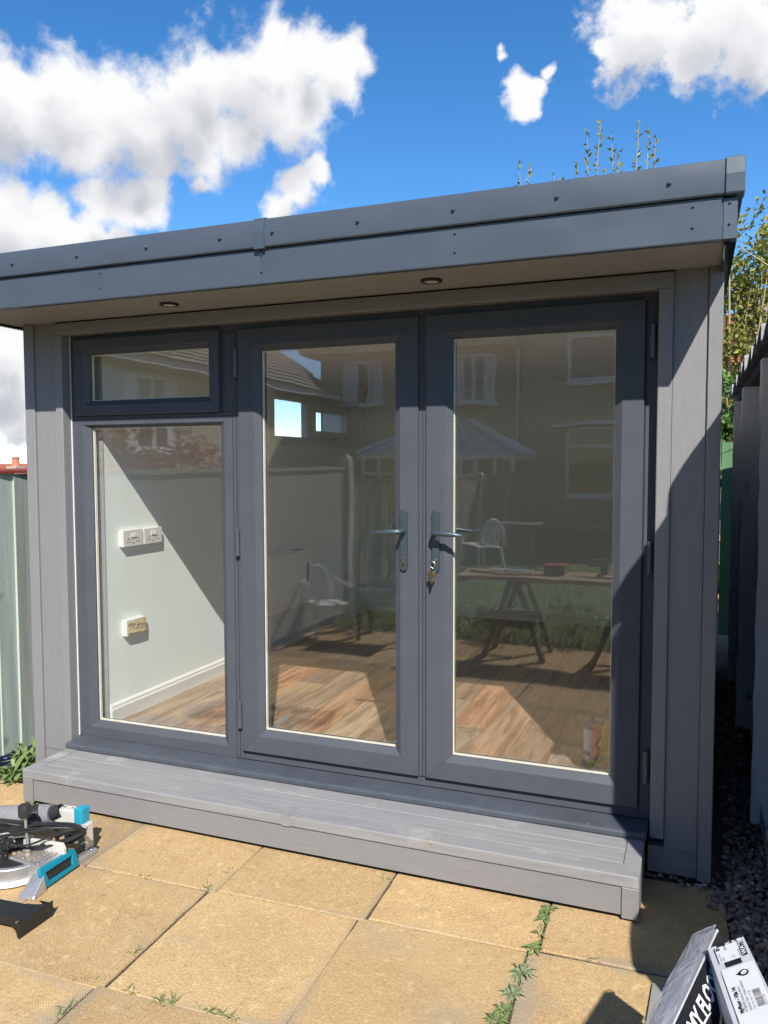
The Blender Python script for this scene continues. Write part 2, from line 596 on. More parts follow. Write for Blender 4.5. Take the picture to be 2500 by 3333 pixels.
def special_mats():
    # textured buff paving: fine raised grid, mottled ochre, grey weathering along the edges
    m, t, b, co, oi = base_mat('paving')
    tc2 = nd(t, 'ShaderNodeTexCoord')
    v = mth(t, 'MULTIPLY_ADD', oi.outputs['Random'], .28, .77)
    n1 = noise(t, co, 4, 8, .62)
    n2 = noise(t, co, 95, 6, .7)
    n3 = noise(t, co, 26, 9, .74)
    nl = noise(t, co, 1.7, 3, .5)
    c = ramp(t, n1, [(.25, (.44, .285, .135)), (.48, (.55, .37, .175)), (.62, (.60, .42, .21)), (.8, (.62, .43, .23))])
    c2 = ramp(t, n2, [(.30, (.26, .165, .08)), (.5, (.56, .385, .19)), (.70, (.80, .62, .37))])
    c = mixc(t, .45, c, c2)
    c = mixc(t, mth(t, 'MULTIPLY', step(t, n3, .54, .66), .55), c, (.80, .62, .33))       # pale worn flecks
    c = mixc(t, mth(t, 'MULTIPLY', step(t, n3, .44, .34), .55), c, (.30, .215, .135))      # dark pitting
    g = step(t, noise(t, co, 2.1, 6, .6), .54, .70)
    c = mixc(t, mth(t, 'MULTIPLY', g, .45), c, (.38, .315, .235))
    # grey mortar smears along some of the edges
    sep = nd(t, 'ShaderNodeSeparateXYZ')
    t.links.new(tc2.outputs['Object'], sep.inputs[0])
    ax = mth(t, 'ABSOLUTE', sep.outputs[0]); ay = mth(t, 'ABSOLUTE', sep.outputs[1])
    mxx = mth(t, 'MAXIMUM', ax, ay)
    e = mth(t, 'ADD', mxx, mth(t, 'MULTIPLY_ADD', n3, .16, -.08))
    e = mth(t, 'ADD', e, mth(t, 'MULTIPLY_ADD', nl, .34, -.19))
    es = step(t, e, .245, .305)
    c = mixc(t, mth(t, 'MULTIPLY', es, .60), c, (.37, .31, .24))
    hv = nd(t, 'ShaderNodeHueSaturation')
    t.links.new(v, hv.inputs['Value']); t.links.new(c, hv.inputs['Color'])
    # pimples
    w1 = mth(t, 'SINE', mth(t, 'MULTIPLY', sep.outputs[0], 2 * PI / .0105))
    w2 = mth(t, 'SINE', mth(t, 'MULTIPLY', sep.outputs[1], 2 * PI / .0105))
    pim = mth(t, 'MULTIPLY', w1, w2)
    dk = step(t, pim, -.3, .6)
    col = mixc(t, mth(t, 'MULTIPLY_ADD', dk, -.24, .24), hv.outputs[0], mixc(t, 1.0, hv.outputs[0], (.45, .42, .38), 'MULTIPLY'))
    t.links.new(col, b.inputs['Base Color'])
    b.inputs['Roughness'].default_value = .88
    b.inputs['Specular IOR Level'].default_value = .25
    h = mth(t, 'ADD', mth(t, 'MULTIPLY', pim, .35), mth(t, 'MULTIPLY', n2, 2.0))
    bumpn(t, b, h, .55, .003)

    # laminate planks: rustic oak, each plank of its own tone
    m, t, b, co, oi = base_mat('laminate')
    tone = ramp(t, oi.outputs['Random'], [(0, (.25, .17, .115)), (.2, (.42, .28, .18)), (.4, (.30, .24, .185)), (.6, (.47, .255, .14)), (.8, (.35, .28, .215)), (1, (.50, .375, .265))])
    g1 = noise(t, co, 13, 9, .7, (1, .07, 1), 1.6)
    g2 = noise(t, co, 120, 5, .6, (1, .03, 1))
    g3 = noise(t, co, 4, 6, .65, (1, .3, 1))
    c = mixc(t, step(t, g1, .40, .58), mixc(t, 1.0, tone, (.50, .44, .41), 'MULTIPLY'), tone)
    c = mixc(t, mth(t, 'MULTIPLY', step(t, g3, .56, .70), .6), c, (.17, .145, .125))
    c = mixc(t, mth(t, 'MULTIPLY', step(t, g2, .45, .75), .45), c, mixc(t, 1.0, c, (1.5, 1.45, 1.4), 'MULTIPLY'))
    t.links.new(c, b.inputs['Base Color'])
    b.inputs['Roughness'].default_value = .42
    bumpn(t, b, g2, .15, .002)

    # double glazing: clear, faintly grey, reflecting like four glass faces, a little wavy
    m, t, b, co, oi = base_mat('glazing')
    t.nodes.remove(b)
    o = t.nodes['Material Output']
    lw = nd(t, 'ShaderNodeLayerWeight'); lw.inputs['Blend'].default_value = .5
    fac = mth(t, 'MULTIPLY_ADD', mth(t, 'POWER', lw.outputs['Facing'], 5.0), .88, .10)
    gl = nd(t, 'ShaderNodeBsdfGlossy'); gl.inputs['Roughness'].default_value = .0
    gl.inputs['Color'].default_value = (1, 1, 1, 1)
    tr = nd(t, 'ShaderNodeBsdfTransparent'); tr.inputs['Color'].default_value = (.99, .993, .985, 1)
    bp = nd(t, 'ShaderNodeBump'); bp.inputs['Strength'].default_value = .02; bp.inputs['Distance'].default_value = .05
    t.links.new(noise(t, co, 2.6, 2, .4), bp.inputs['Height'])
    t.links.new(bp.outputs[0], gl.inputs['Normal'])
    mx = nd(t, 'ShaderNodeMixShader')
    t.links.new(fac, mx.inputs[0]); t.links.new(tr.outputs[0], mx.inputs[1]); t.links.new(gl.outputs[0], mx.inputs[2])
    df = nd(t, 'ShaderNodeBsdfDiffuse'); df.inputs['Color'].default_value = (.75, .75, .70, 1)
    mx2 = nd(t, 'ShaderNodeMixShader')
    dust = mth(t, 'MULTIPLY_ADD', noise(t, co, 3.5, 6, .6, (1, 1, .5)), .006, .001)
    t.links.new(dust, mx2.inputs[0]); t.links.new(mx.outputs[0], mx2.inputs[1]); t.links.new(df.outputs[0], mx2.inputs[2])
    t.links.new(mx2.outputs[0], o.inputs[0])

    # lawn and gravel colours
    M('lawn', (.075, .12, .028), .9, .4, 9, .6, 60, .02, dirt=((.16, .14, .06), 2.5, .55, .6))
    M('earth', (.10, .085, .06), .95, .3, 3, .4, 30, .02)
    m, t, b, co, oi = base_mat('pebble')
    geo = nd(t, 'ShaderNodeNewGeometry')
    c = ramp(t, geo.outputs['Random Per Island'], [(0, (.10, .07, .05)), (.35, (.18, .13, .095)), (.65, (.27, .20, .145)), (.84, (.40, .22, .15)), (.95, (.5, .42, .33)), (1, (.7, .66, .58))])
    c = mixc(t, .35, c, ramp(t, noise(t, co, 60, 4), [(.3, (.08, .06, .045)), (.7, (.36, .28, .21))]))
    t.links.new(c, b.inputs['Base Color']); b.inputs['Roughness'].default_value = .7
    # clear film
    m, t, b, co, oi = base_mat('film')
    b.inputs['Base Color'].default_value = (.75, .77, .82, 1); b.inputs['Roughness'].default_value = .18
    b.inputs['Alpha'].default_value = .34
    bumpn(t, b, noise(t, co, 11, 5, .6, (1, .4, 1), 1.5), .9, .02)


special_mats()

# ================================================================== the setting
def build_ground():
    g = MB().add([(-400, -400, -.06), (400, -400, -.06), (400, 600, -.06), (-400, 600, -.06)], [(0, 1, 2, 3)]).build('ground', 'earth')
    tag(g, 'bare earth and far ground around the garden', kind='structure')
    p = MB().box(-.97, -3.78, -.055, 2.645, 4.2, -.007).build('patio', 'soil')
    tag(p, 'patio of buff textured paving slabs in front of the garden room', kind='structure')
    WL[p.name] = Vector(p.location)
    # one slab, shared
    mb = MB()
    n = 8
    h = .3002
    ring = []
    r2 = random.Random(3)
    for i in range(4):
        a = [(-h, -h), (h, -h), (h, h), (-h, h)]
        for k in range(n):
            u = k / n
            x = a[i][0] * (1 - u) + a[(i + 1) % 4][0] * u; y = a[i][1] * (1 - u) + a[(i + 1) % 4][1] * u
            j = r2.uniform(-.0022, .0012)
            l = max(abs(x), abs(y))
            ring.append((x * (l + j) / l, y * (l + j) / l))
    m = len(ring)
    mb.v = [(x, y, -.03) for x, y in ring] + [(x, y, -.005) for x, y in ring] + [(x * .991, y * .991, 0) for x, y in ring]
    mb.f = [(i, (i + 1) % m, m + (i + 1) % m, m + i) for i in range(m)] + [(m + i, m + (i + 1) % m, 2 * m + (i + 1) % m, 2 * m + i) for i in range(m)] + [tuple(range(2 * m, 3 * m))]
    me = mb.mesh('paving_slab'); me.materials.append(MT['paving'])
    rs = random.Random(9)
    for i in range(-2, 4):
        for j in range(-1, 5):
            cx = .2 + .606 * (i + .5) - .012 * j + rs.uniform(-.003, .003)
            cy = -.772 + .030 * i - .606 * (j + .5) + rs.uniform(-.003, .003)
            o = piece('paving_slab', me, p, (cx, cy, rs.uniform(-.0015, .0015)), rot=(rs.uniform(-.0015, .0015), rs.uniform(-.0015, .0015), .028 + rs.uniform(-.006, .006)))
            o.rotation_euler.z += rs.choice([0, 0, PI / 2, PI])
            if i == -2: o.scale = (.8, 1, 1); o.location.x += .06; o.rotation_euler.z = .028
    # lawn behind the camera, seen in the glass
    lw = MB().box(-.97, -17, -.055, 9, -3.80, -.03).build('lawn', 'lawn')
    tag(lw, 'lawn beyond the patio edge', kind='structure')
    mb = MB()
    rg = random.Random(2)
    for k in range(9000):
        y = -3.82 - 13 * rg.random() ** 1.8; x = rg.uniform(-.9, 4.5)
        hh = rg.uniform(.03, .09) * (1.6 if y > -4.3 else 1)
        a = rg.uniform(0, 6.28); w = .006
        dx, dy = math.cos(a) * w, math.sin(a) * w
        lx, ly = rg.uniform(-.04, .04), rg.uniform(-.04, .04)
        n = len(mb.v)
        mb.v += [(x - dx, y - dy, -.03), (x + dx, y + dy, -.03), (x + lx, y + ly, -.03 + hh)]
        mb.f += [(n, n + 1, n + 2)]
    tag(mb.build('lawn_grass', 'grass', recalc=False), 'short green grass growing on the lawn', kind='stuff')
    # gravel strip between the slabs and the concrete garage
    gb = MB().box(2.647, -3.7, -.055, 2.90, 4.2, -.02).build('gravel_bed', 'soil')
    tag(gb, 'dark soil bed under the gravel strip', kind='structure')
    mb = MB()
    ico = [(0, 0, 1), (.894, 0, .447), (.276, .851, .447), (-.724, .526, .447), (-.724, -.526, .447), (.276, -.851, .447), (.724, .526, -.447), (-.276, .851, -.447), (-.894, 0, -.447), (-.276, -.851, -.447), (.724, -.526, -.447), (0, 0, -1)]
    icf = [(0, 1, 2), (0, 2, 3), (0, 3, 4), (0, 4, 5), (0, 5, 1), (1, 6, 2), (2, 7, 3), (3, 8, 4), (4, 9, 5), (5, 10, 1), (2, 6, 7), (3, 7, 8), (4, 8, 9), (5, 9, 10), (1, 10, 6), (6, 11, 7), (7, 11, 8), (8, 11, 9), (9, 11, 10), (10, 11, 6)]
    rg = random.Random(4)

    def peb(x, y, z, r):
        mt = Matrix.Translation((x, y, z)) @ Euler((rg.uniform(-.5, .5), rg.uniform(-.5, .5), rg.uniform(0, 6.3))).to_matrix().to_4x4() @ Matrix.Diagonal((r * rg.uniform(.8, 1.35), r * rg.uniform(.75, 1.1), r * rg.uniform(.45, .75), 1))
        mb.add([(a * rg.uniform(.85, 1.1), b * rg.uniform(.85, 1.1), c * rg.uniform(.85, 1.1)) for a, b, c in ico], icf, mt)
    for k in range(2400):
        y = rg.uniform(-1.6, 3.2) if k > 900 else rg.uniform(-1.3, .3)
        peb(rg.uniform(2.64, 2.80), y, rg.uniform(-.02, .012), rg.uniform(.009, .017))
    for k in range(26):      # strays on the slab along the wall foot
        t = rg.random()
        peb(2.36 + .28 * t + rg.uniform(-.03, .03), -.03 - .09 * t * t + rg.uniform(-.04, .02), .006, rg.uniform(.008, .014))
    for k in range(40):
        peb(rg.uniform(2.56, 2.66), rg.uniform(-.22, .05), .006, rg.uniform(.008, .014))
    o = mb.build('gravel', 'pebble', smooth=True, angle=60, recalc=False)
    tag(o, 'loose brown and grey gravel beside the concrete garage', kind='stuff')


build_ground()


# ================================================================== garden room
def build_frame(x0, x1, z0, z1, wl, wr, wb, wt, prof, mat, parent, names=('stile', 'rail'), bevel=0):
    """mitred frame of four members swept from a profile [(fraction of width, y)]"""
    C = {'l': (wl, 0), 'r': (wr, 0)}

    def P(fx, fz, right, top):
        x = x1 - fx * wr if right else x0 + fx * wl
        z = z1 - fz * wt if top else z0 + fz * wb
        return x, z
    g = .0005
    for side in ('b', 't', 'l', 'r'):
        mb = MB()
        A, B = [], []
        for f, y in prof:
            if side in 'bt':
                xa, za = P(f, f, False, side == 't'); xb, zb = P(f, f, True, side == 't')
                A.append((xa + g, y, za)); B.append((xb - g, y, zb))
            else:
                xa, za = P(f, f, side == 'r', False); xb, zb = P(f, f, side == 'r', True)
                A.append((xa, y, za + g)); B.append((xb, y, zb - g))
        n = len(prof)
        mb.v = A + B
        mb.f = [(i, (i + 1) % n, n + (i + 1) % n, n + i) for i in range(n)] + [tuple(range(n)), tuple(range(2 * n - 1, n - 1, -1))]
        mb.build(names[1] if side in 'bt' else names[0], mat, parent)


def glass_unit(x0, x1, z0, z1, y, parent):
    MB().box(x0, y, z0, x1, y + .024, z1).build('glass_pane', 'glazing', parent)
    s = MB()
    w = .0065
    for a in ((x0, z0, x1, z0 + w), (x0, z1 - w, x1, z1), (x0, z0 + w, x0 + w, z1 - w), (x1 - w, z0 + w, x1, z1 - w)):
        s.box(a[0], y + .005, a[1], a[2], y + .019, a[3])
    s.build('spacer_bar', 'spacer', parent)


def hinge(x, z, parent, y=-.021):
    m = MB()
    m.box(x - .013, y - .004, z - .052, x + .013, y + .012, z + .052)
    m.tube([(x + .002, y - .012, z - .062), (x + .002, y - .012, z + .062)], .0095, 10)
    for s in (-1, 1):
        m.tube([(x + .002, y - .012, z + s * .045), (x + .002, y - .012, z + s * .064)], .0112, 10)
    m.build('hinge', 'hinge', parent, smooth=True, bevel=.001)


def door_handle(x, s, parent):
    """s = -1 lever to the left, +1 to the right"""
    m = MB()
    z0, z1, w, y = 1.158, 1.428, .0165, -.021
    out = []
    for k in range(13):
        a = PI * k / 12
        out.append((x + w * math.cos(a), z1 - w + w * math.sin(a)))
    for k in range(13):
        a = PI + PI * k / 12
        out.append((x + w * math.cos(a), z0 + w + w * math.sin(a)))
    ins = [(x + (u - x) * .82, (v - 1.293) * .985 + 1.293) for u, v in out]
    n = len(out)
    m.v += [(u, y, v) for u, v in out] + [(u, y - .009, v) for u, v in out] + [(u, y - .012, v) for u, v in ins]
    m.f += [(i, (i + 1) % n, n + (i + 1) % n, n + i) for i in range(n)] + [(n + i, n + (i + 1) % n, 2 * n + (i + 1) % n, 2 * n + i) for i in range(n)] + [tuple(range(2 * n, 3 * n))]
    zz = 1.332
    m.tube([(x, y - .008, zz), (x, y - .040, zz), (x + s * .004, y - .053, zz), (x + s * .016, y - .060, zz), (x + s * .05, y - .061, zz - .001), (x + s * .09, y - .060, zz - .004), (x + s * .124, y - .055, zz - .009), (x + s * .130, y - .053, zz - .010)],
           [.0125, .012, .0122, .0122, .0115, .0098, .0074, .003], 14)
    h = m.build('handle', 'handle', parent, smooth=True)
    # inside lever, seen through the pane
    m = MB()
    m.tube([(x + s * .008, .05, zz + .004), (x + s * .008, .10, zz + .004), (x + s * .022, .112, zz + .004), (x + s * .125, .112, zz - .002)], [.011, .011, .010, .006], 12)
    m.build('inside_handle', 'handle', parent, smooth=True)
    m = MB()
    m.lathe([(.0088, 0), (.0088, -.0165), (.0075, -.018), (.003, -.0181)], (x, y, 1.212), 18, 'y')
    m.box(x - .0050, y - .0165, 1.186, x + .0050, y, 1.212)
    m.lathe([(.005, 0), (.005, -.0165)], (x, y, 1.186), 14, 'y')
    c = m.build('lock_cylinder', 'nickel', parent, smooth=True)
    return h


def build_room():
    R = empty('garden_room', (.914, 1.6, 0), 'grey composite clad garden room with flat roof and glazed french doors', 'garden room')
    # ---- outer walls (left wall with its window opening, back, right) and inner lining
    wl = MB()
    ya, yb, za, zb = 1.904, 3.51, 1.768, 2.182       # left window opening
    X0, X1 = -.755, -.375
    Y0, Y1 = .082, 3.78
    wl.box(X0, Y0, .0, X1, Y1, za); wl.box(X0, Y0, zb, X1, Y1, 2.345)
    wl.box(X0, Y0, za, X1, ya, zb); wl.box(X0, yb, za, X1, Y1, zb)
    wl.build('wall', 'plaster', R)
    oc = MB()
    oc.box(X0 - .02, -.03, .018, X0, 3.80, za); oc.box(X0 - .02, -.03, zb, X0, 3.80, 2.344)
    oc.box(X0 - .02, -.03, za, X0, ya, zb); oc.box(X0 - .02, yb, za, X0, 3.80, zb)
    oc.build('side_cladding', 'clad_v', R)
    MB().box(X1, 3.63, .0, 2.44, 3.78, 2.345).build('wall', 'plaster', R)
    MB().box(2.44, .082, .0, 2.565, 3.78, 2.345).build('wall', 'plaster', R)
    MB().box(2.5655, -.03, .018, 2.583, 3.80, 2.344).build('side_cladding', 'clad_v', R)
    MB().box(X0, 3.781, .018, 2.583, 3.80, 2.344).build('side_cladding', 'clad_v', R)
    MB().box(X0 + .02, .074, .20, X1 + .0005, .0815, 2.33).build('grey_end_strip', 'plaster_end', R)  # darker grey strip across the wall end
    MB().box(2.365, .074, .20, 2.4405, .0815, 2.33).build('grey_end_strip', 'plaster_end', R)
    MB().box(X1, .078, 2.315, 2.44, 3.63, 2.344).build('ceiling', 'ceiling', R)
    MB().box(X0 + .02, .074, .02, 2.56, 3.77, .236).build('floor_base', 'dark_gap', R)
    # ---- skirting
    prof = [(0, 0), (.017, 0), (.017, .068), (.012, .078), (.012, .088), (.004, .098), (0, .098)]
    MB().prism([(X1 + a, .2505 + b) for a, b in prof], 'y', .085, 3.629).build('skirting', 'white_trim', R)
    MB().prism([(3.63 - a, .2505 + b) for a, b in prof], 'x', X1 + .018, 2.422).build('skirting', 'white_trim', R)
    MB().prism([(2.44 - a, .2505 + b) for a, b in prof], 'y', .085, 3.629).build('skirting', 'white_trim', R)
    # ---- laminate floor, plank by plank
    fl = MB().box(X1, .07, .236, 2.44, 3.63, .240).build('floor', 'dark_gap', R)
    pm = MB()
    w, L = .189, 1.29
    pm.v = [(-w / 2, -L / 2, 0), (w / 2, -L / 2, 0), (w / 2, L / 2, 0), (-w / 2, L / 2, 0)]
    e = .0035
    pm.v += [(-w / 2, -L / 2, .007), (w / 2, -L / 2, .007), (w / 2, L / 2, .007), (-w / 2, L / 2, .007)]
    pm.v += [(-w / 2 + e, -L / 2 + e, .0092), (w / 2 - e, -L / 2 + e, .0092), (w / 2 - e, L / 2 - e, .0092), (-w / 2 + e, L / 2 - e, .0092)]
    pm.f = [(0, 1, 5, 4), (1, 2, 6, 5), (2, 3, 7, 6), (3, 0, 4, 7), (4, 5, 9, 8), (5, 6, 10, 9), (6, 7, 11, 10), (7, 4, 8, 11), (8, 9, 10, 11)]
    me = pm.mesh('plank'); me.materials.append(MT['laminate'])
    rp = random.Random(21)
    x = X1 + .02 - .04
    i = 0
    while x < 2.42:
        off = [0, .43, .86, .2, .65][i % 5]
        y = .072 - off
        xa, xb = max(x, X1 + .002), min(x + .19, 2.438)
        while y < 3.62:
            y0, y1 = max(y, .072), min(y + 1.29, 3.628)
            if y1 - y0 > .03:
                piece('plank', me, fl, ((xa + xb) / 2, (y0 + y1) / 2, .2408), ((xb - xa - .0028) / w, (y1 - y0 - .0028) / L, 1))
            y += 1.29
        x += .19; i += 1
    # ---- window high in the left wall
    wd = MB()
    fx = -.53
    ym = 2.66
    wd.box(fx, ya, za, fx + .06, ya + .055, zb); wd.box(fx, yb - .055, za, fx + .06, yb, zb)
    wd.box(fx, ya + .055, zb - .055, fx + .06, yb - .055, zb); wd.box(fx, ya + .055, za, fx + .06, yb - .055, za + .075)
    wd.box(fx, ym - .035, za + .075, fx + .06, ym + .035, zb - .055)
    win = wd.build('window', 'white_plastic', R, bevel=.003)
    s = MB()
    a0, a1, b0, b1 = ym + .036, yb - .056, za + .076, zb - .056
    for q in ((a0, b0, a1, b0 + .06), (a0, b1 - .06, a1, b1), (a0, b0 + .06, a0 + .06, b1 - .06), (a1 - .06, b0 + .06, a1, b1 - .06)):
        s.box(fx + .005, q[0], q[1], fx + .075, q[2], q[3])
    s.build('opening_sash', 'white_plastic', win, bevel=.003)
    MB().box(fx + .02, ya + .05, za + .05, fx + .035, ym - .03, zb - .05).build('glass_pane', 'glazing', win)
    MB().box(fx + .03, a0 + .055, b0 + .055, fx + .045, a1 - .055, b1 - .055).build('glass_pane', 'glazing', win)
    m = MB().box(fx + .0755, 3.10, b0 + .018, fx + .10, 3.14, b0 + .045); m.tube([(fx + .10, 3.12, b0 + .03), (fx + .125, 3.11, b0 + .03), (fx + .125, 3.01, b0 + .03)], .008, 8)
    m.build('window_handle', 'white_plastic', win, smooth=True)
    # ---- front flanks: cladding boards, corner posts, inner trims
    for xa, xb in ((-.69, -.552), (2.412, 2.531)):
        MB().box(xa, -.05, .125, xb, .06, 2.344).build('cladding_board', 'clad_v', R)
    for xa, xb in ((-.755, -.692), (2.533, 2.583)):
        MB().box(xa, -.062, .016, xb, .06, 2.344).build('corner_post', 'clad_v', R, bevel=.003)
    MB().box(-.692, -.046, .02, -.50, .06, .123).build('base_board', 'clad_x', R)
    MB().box(2.352, -.046, .02, 2.531, .06, .123).build('base_board', 'clad_x', R)
    for xa, xb, sx in ((-.5505, -.505, -1), (2.358, 2.4105, 1)):
        MB().box(xa, -.064, .16, xb, .06, 2.278).build('door_trim', 'clad_v', R, bevel=.003)
    MB().box(-.5505, -.064, 2.2785, 2.4105, .06, 2.338).build('head_trim', 'clad_x', R, bevel=.003)
    MB().box(-.755, -.03, 2.338, 2.58, .05, 2.344).build('shadow_gap', 'dark_gap', R)
    # ---- roof
    rf = MB().box(-.80, -.43, 2.362, 2.585, 3.88, 2.50).build('roof', 'roof_felt', R)
    MB().box(-.82, -.435, 2.345, 2.568, -.045, 2.360).build('soffit_board', 'soffit', rf)
    MB().box(-.82, -.045, 2.346, -.757, 3.85, 2.360).build('soffit_board', 'soffit', rf)
    for xa, xb in ((-.84, .8875), (.8885, 2.563)):
        MB().prism([(-.4655, 2.337), (-.4635, 2.333), (-.44, 2.333), (-.44, 2.468), (-.4655, 2.468)], 'x', xa, xb).build('fascia_board', 'fascia', rf)
    MB().box(2.5635, -.4675, 2.333, 2.606, -.425, 2.462).build('fascia_corner', 'fascia_cap', rf, bevel=.002)
    for xa, xb in ((-.86, .8875), (.8885, 2.568)):
        MB().prism([(-.4800, 2.476), (-.4760, 2.471), (-.43, 2.473), (-.40, 2.50), (-.40, 2.588), (-.463, 2.585), (-.476, 2.579), (-.483, 2.53)], 'x', xa, xb).build('edge_trim', 'fascia', rf, smooth=True, angle=22)
    MB().prism([(-.4860, 2.466), (-.4820, 2.464), (-.43, 2.47), (-.395, 2.50), (-.395, 2.591), (-.465, 2.589), (-.481, 2.583), (-.488, 2.53)], 'x', .866, .911).build('joint_cover', 'fascia_cap', rf)
    MB().prism([(-.4890, 2.474), (-.4850, 2.468), (-.42, 2.47), (-.39, 2.50), (-.39, 2.594), (-.465, 2.590), (-.483, 2.584), (-.491, 2.53)], 'x', 2.5685, 2.625).build('edge_cap', 'fascia_cap', rf, bevel=.002)
    MB().box(2.586, -.424, 2.476, 2.622, 3.9, 2.586).build('edge_trim', 'fascia', rf)
    MB().box(2.587, -.424, 2.334, 2.606, 3.9, 2.470).build('side_fascia', 'gloss_black', rf)
    MB().box(-.86, -.40, 2.476, -.80, 3.9, 2.586).build('edge_trim', 'fascia', rf)
    MB().box(-.845, -.438, 2.334, -.822, 3.9, 2.470).build('side_fascia', 'gloss_black', rf)
    MB().box(2.569, -.437, 2.322, 2.5855, -.03, 2.3445).build('soffit_trim', 'gloss_black', rf)
    MB().box(2.585, 3.72, 2.26, 2.70, 3.9, 2.332).build('gutter', 'gutter', rf)
    sm = MB().lathe([(.0085, 0), (.0085, -.002), (.0062, -.0022), (.0062, -.0075), (.0045, -.009)], (0, 0, 0), 12, 'y').mesh('screw'); sm.materials.append(MT['fascia'])
    for sx in (-.376, -.011, .353, .710, .948, 1.308, 1.677, 2.042, 2.401):
        piece('screw', sm, rf, (sx, -.4829, 2.525))
    for sx in (-.70, .098, .888, 1.679, 2.474, 2.583):
        for sz in (2.447, 2.381):
            piece('screw', sm, rf, (sx, -.4657 if sx < 2.55 else -.4677, sz), (.62, .62, .62))
    for dx in (.28, 1.516):
        d = MB().lathe([(.041, 0), (.0435, -.003), (.042, -.008), (.032, -.010), (.028, -.006)], (dx, -.234, 2.3448), 28, 'z').build('downlight', 'rubber', rf, smooth=True)
    # (lamp faces are sub-parts of the roof beside their rings)
        MB().lathe([(.0275, 0), (.0265, -.0015)], (dx, -.234, 2.3385), 24, 'z').build('lamp_face', 'lamp_glass', rf)
    # ---- door set: fixed frame
    F = MB()
    F.box(-.504, .0, 1.853, -.462, .07, 2.247); F.box(-.504, .0, 2.247, 2.357, .07, 2.29)
    F.box(2.312, .0, .2035, 2.357, .07, 2.247)
    F.box(.4565, -.002, .2035, .499, .07, 2.247)
    F.box(-.462, .0005, 1.853, .4565, .07, 1.872); F.box(.385, .001, 1.872, .4565, .07, 2.247)
    F.box(.499, .0, .2035, 2.312, .07, .247)
    F.box(1.383, -.006, .247, 1.428, .06, 2.247)
    fr = F.build('door_frame', 'upvc', R, bevel=.0025)
    G = MB()
    G.box(.476, -.0035, .205, .478, .0, 2.245); G.box(2.309, -.003, .25, 2.3125, .02, 2.2475); G.box(.4555, .0, .2035, .4568, .004, 1.853)
    G.box(1.4045, -.0075, .25, 1.4065, .0, 2.246)
    G.build('seal', 'gasket', fr)
    MB().box(-.5048, -.006, .20, -.501, -.0005, 2.276).build('mastic_bead', 'white_trim', fr)
    # fixed lower pane
    pf = [(0, .065), (0, 0), (.62, 0), (.66, .002), (.97, .016), (1, .018), (1, .065)]
    fx = MB().box(-.3, .050, .23, -.29, .055, .24).build('fixed_window', 'upvc', R)
    build_frame(-.504, .4545, .2035, 1.8525, .111, .074, .083, .042, pf, 'upvc', fx)
    glass_unit(-.394, .3815, .2855, 1.8115, .022, fx)
    # top light sash
    ps = [(0, .05), (0, -.022), (.03, -.026), (.66, -.026), (.70, -.023), (.96, -.004), (1, -.002), (1, .05)]
    tl = MB().box(-.3, .040, 2.235, -.29, .045, 2.24).build('top_window', 'upvc', R)
    build_frame(-.466, .398, 1.872, 2.256, .090, .068, .075, .078, ps, 'upvc', tl)
    glass_unit(-.378, .332, 1.945, 2.180, .004, tl)
    # leaves
    pd = [(0, .05), (0, -.018), (.025, -.021), (.74, -.021), (.78, -.018), (.97, -.004), (1, -.002), (1, .05)]
    for xa, xb, s, hx in ((.499, 1.388, -1, 1.325), (1.423, 2.309, 1, 1.470)):
        d = MB().box((xa + xb) / 2, .040, 2.20, (xa + xb) / 2 + .01, .045, 2.21).build('door', 'upvc', R)
        build_frame(xa, xb, .25, 2.25, .115, .110, .110, .103, pd, 'upvc', d)
        glass_unit(xa + .113, xb - .108, .358, 2.149, .004, d)
        door_handle(hx, s, d)
        for z in (2.092, 1.254, .424):
            hinge(.484 if s < 0 else 2.336, z, d, -.006)
    # cill
    MB().prism([(.0, .170), (.0, .2032), (-.02, .2036), (-.115, .1985), (-.124, .195), (-.126, .190), (-.126, .1745), (-.122, .1712), (-.11, .1712)], 'x', -.487, 2.35).build('cill', 'upvc_cill', R, bevel=.0015)
    return R


ROOM = build_room()


def build_step():
    S = empty('entrance_step', (.93, -.25, 0), 'low grey composite step below the french doors', 'step')
    x0, x1, y0, zt = -.477, 2.342, -.418, .170
    MB().box(x0 + .06, y0 + .03, .012, x1 - .06, -.06, .145).build('carcass', 'dark_gap', S)
    for a, b in ((-.325, -.211), (-.2095, -.05)):
        MB().box(x0 + .062, a, .146, x1 - .062, b, zt - .002).build('tread_board', 'step_top', S, bevel=.0015)
    MB().hexa([(x0, y0, .127), (x1, y0, .127), (x1 - .055, y0 + .09, .14), (x0 + .055, y0 + .09, .14)], [(x0, y0, zt), (x1, y0, zt), (x1 - .055, y0 + .09, zt + .0005), (x0 + .055, y0 + .09, zt + .0005)]).build('nosing', 'step_top', S, bevel=.004, seg=2)
    for xa, xb in ((x0, x0 + .06), (x1 - .06, x1)):
        lf = xa == x0
        i = xb if lf else xa
        o_ = xa if lf else xb
        b = [(o_, y0 + .001, .13), (i, y0 + .092, .13), (i, -.05, .13), (o_, -.05, .13)]
        t = [(x, y, zt + .001) for x, y, z in b]
        MB().hexa(b, t).build('end_trim', 'step_top', S, bevel=.002)
        MB().box(xa, y0 + .0005, .012, xb, y0 + .03, .1265).build('corner_trim', 'clad_x', S, bevel=.003)
        MB().box(o_ if lf else o_ - .02, y0 + .031, .006, o_ + .02 if lf else o_, -.05, .129).build('side_panel', 'clad_x', S)
    MB().box(x0 + .061, y0 + .007, .021, x1 - .061, y0 + .03, .124).build('riser_board', 'clad_x', S, bevel=.002)
    MB().box(.925, y0 - .001, .1262, .963, y0 + .088, zt + .0018).build('joint_cover', 'step_top', S)
    return S


build_step()


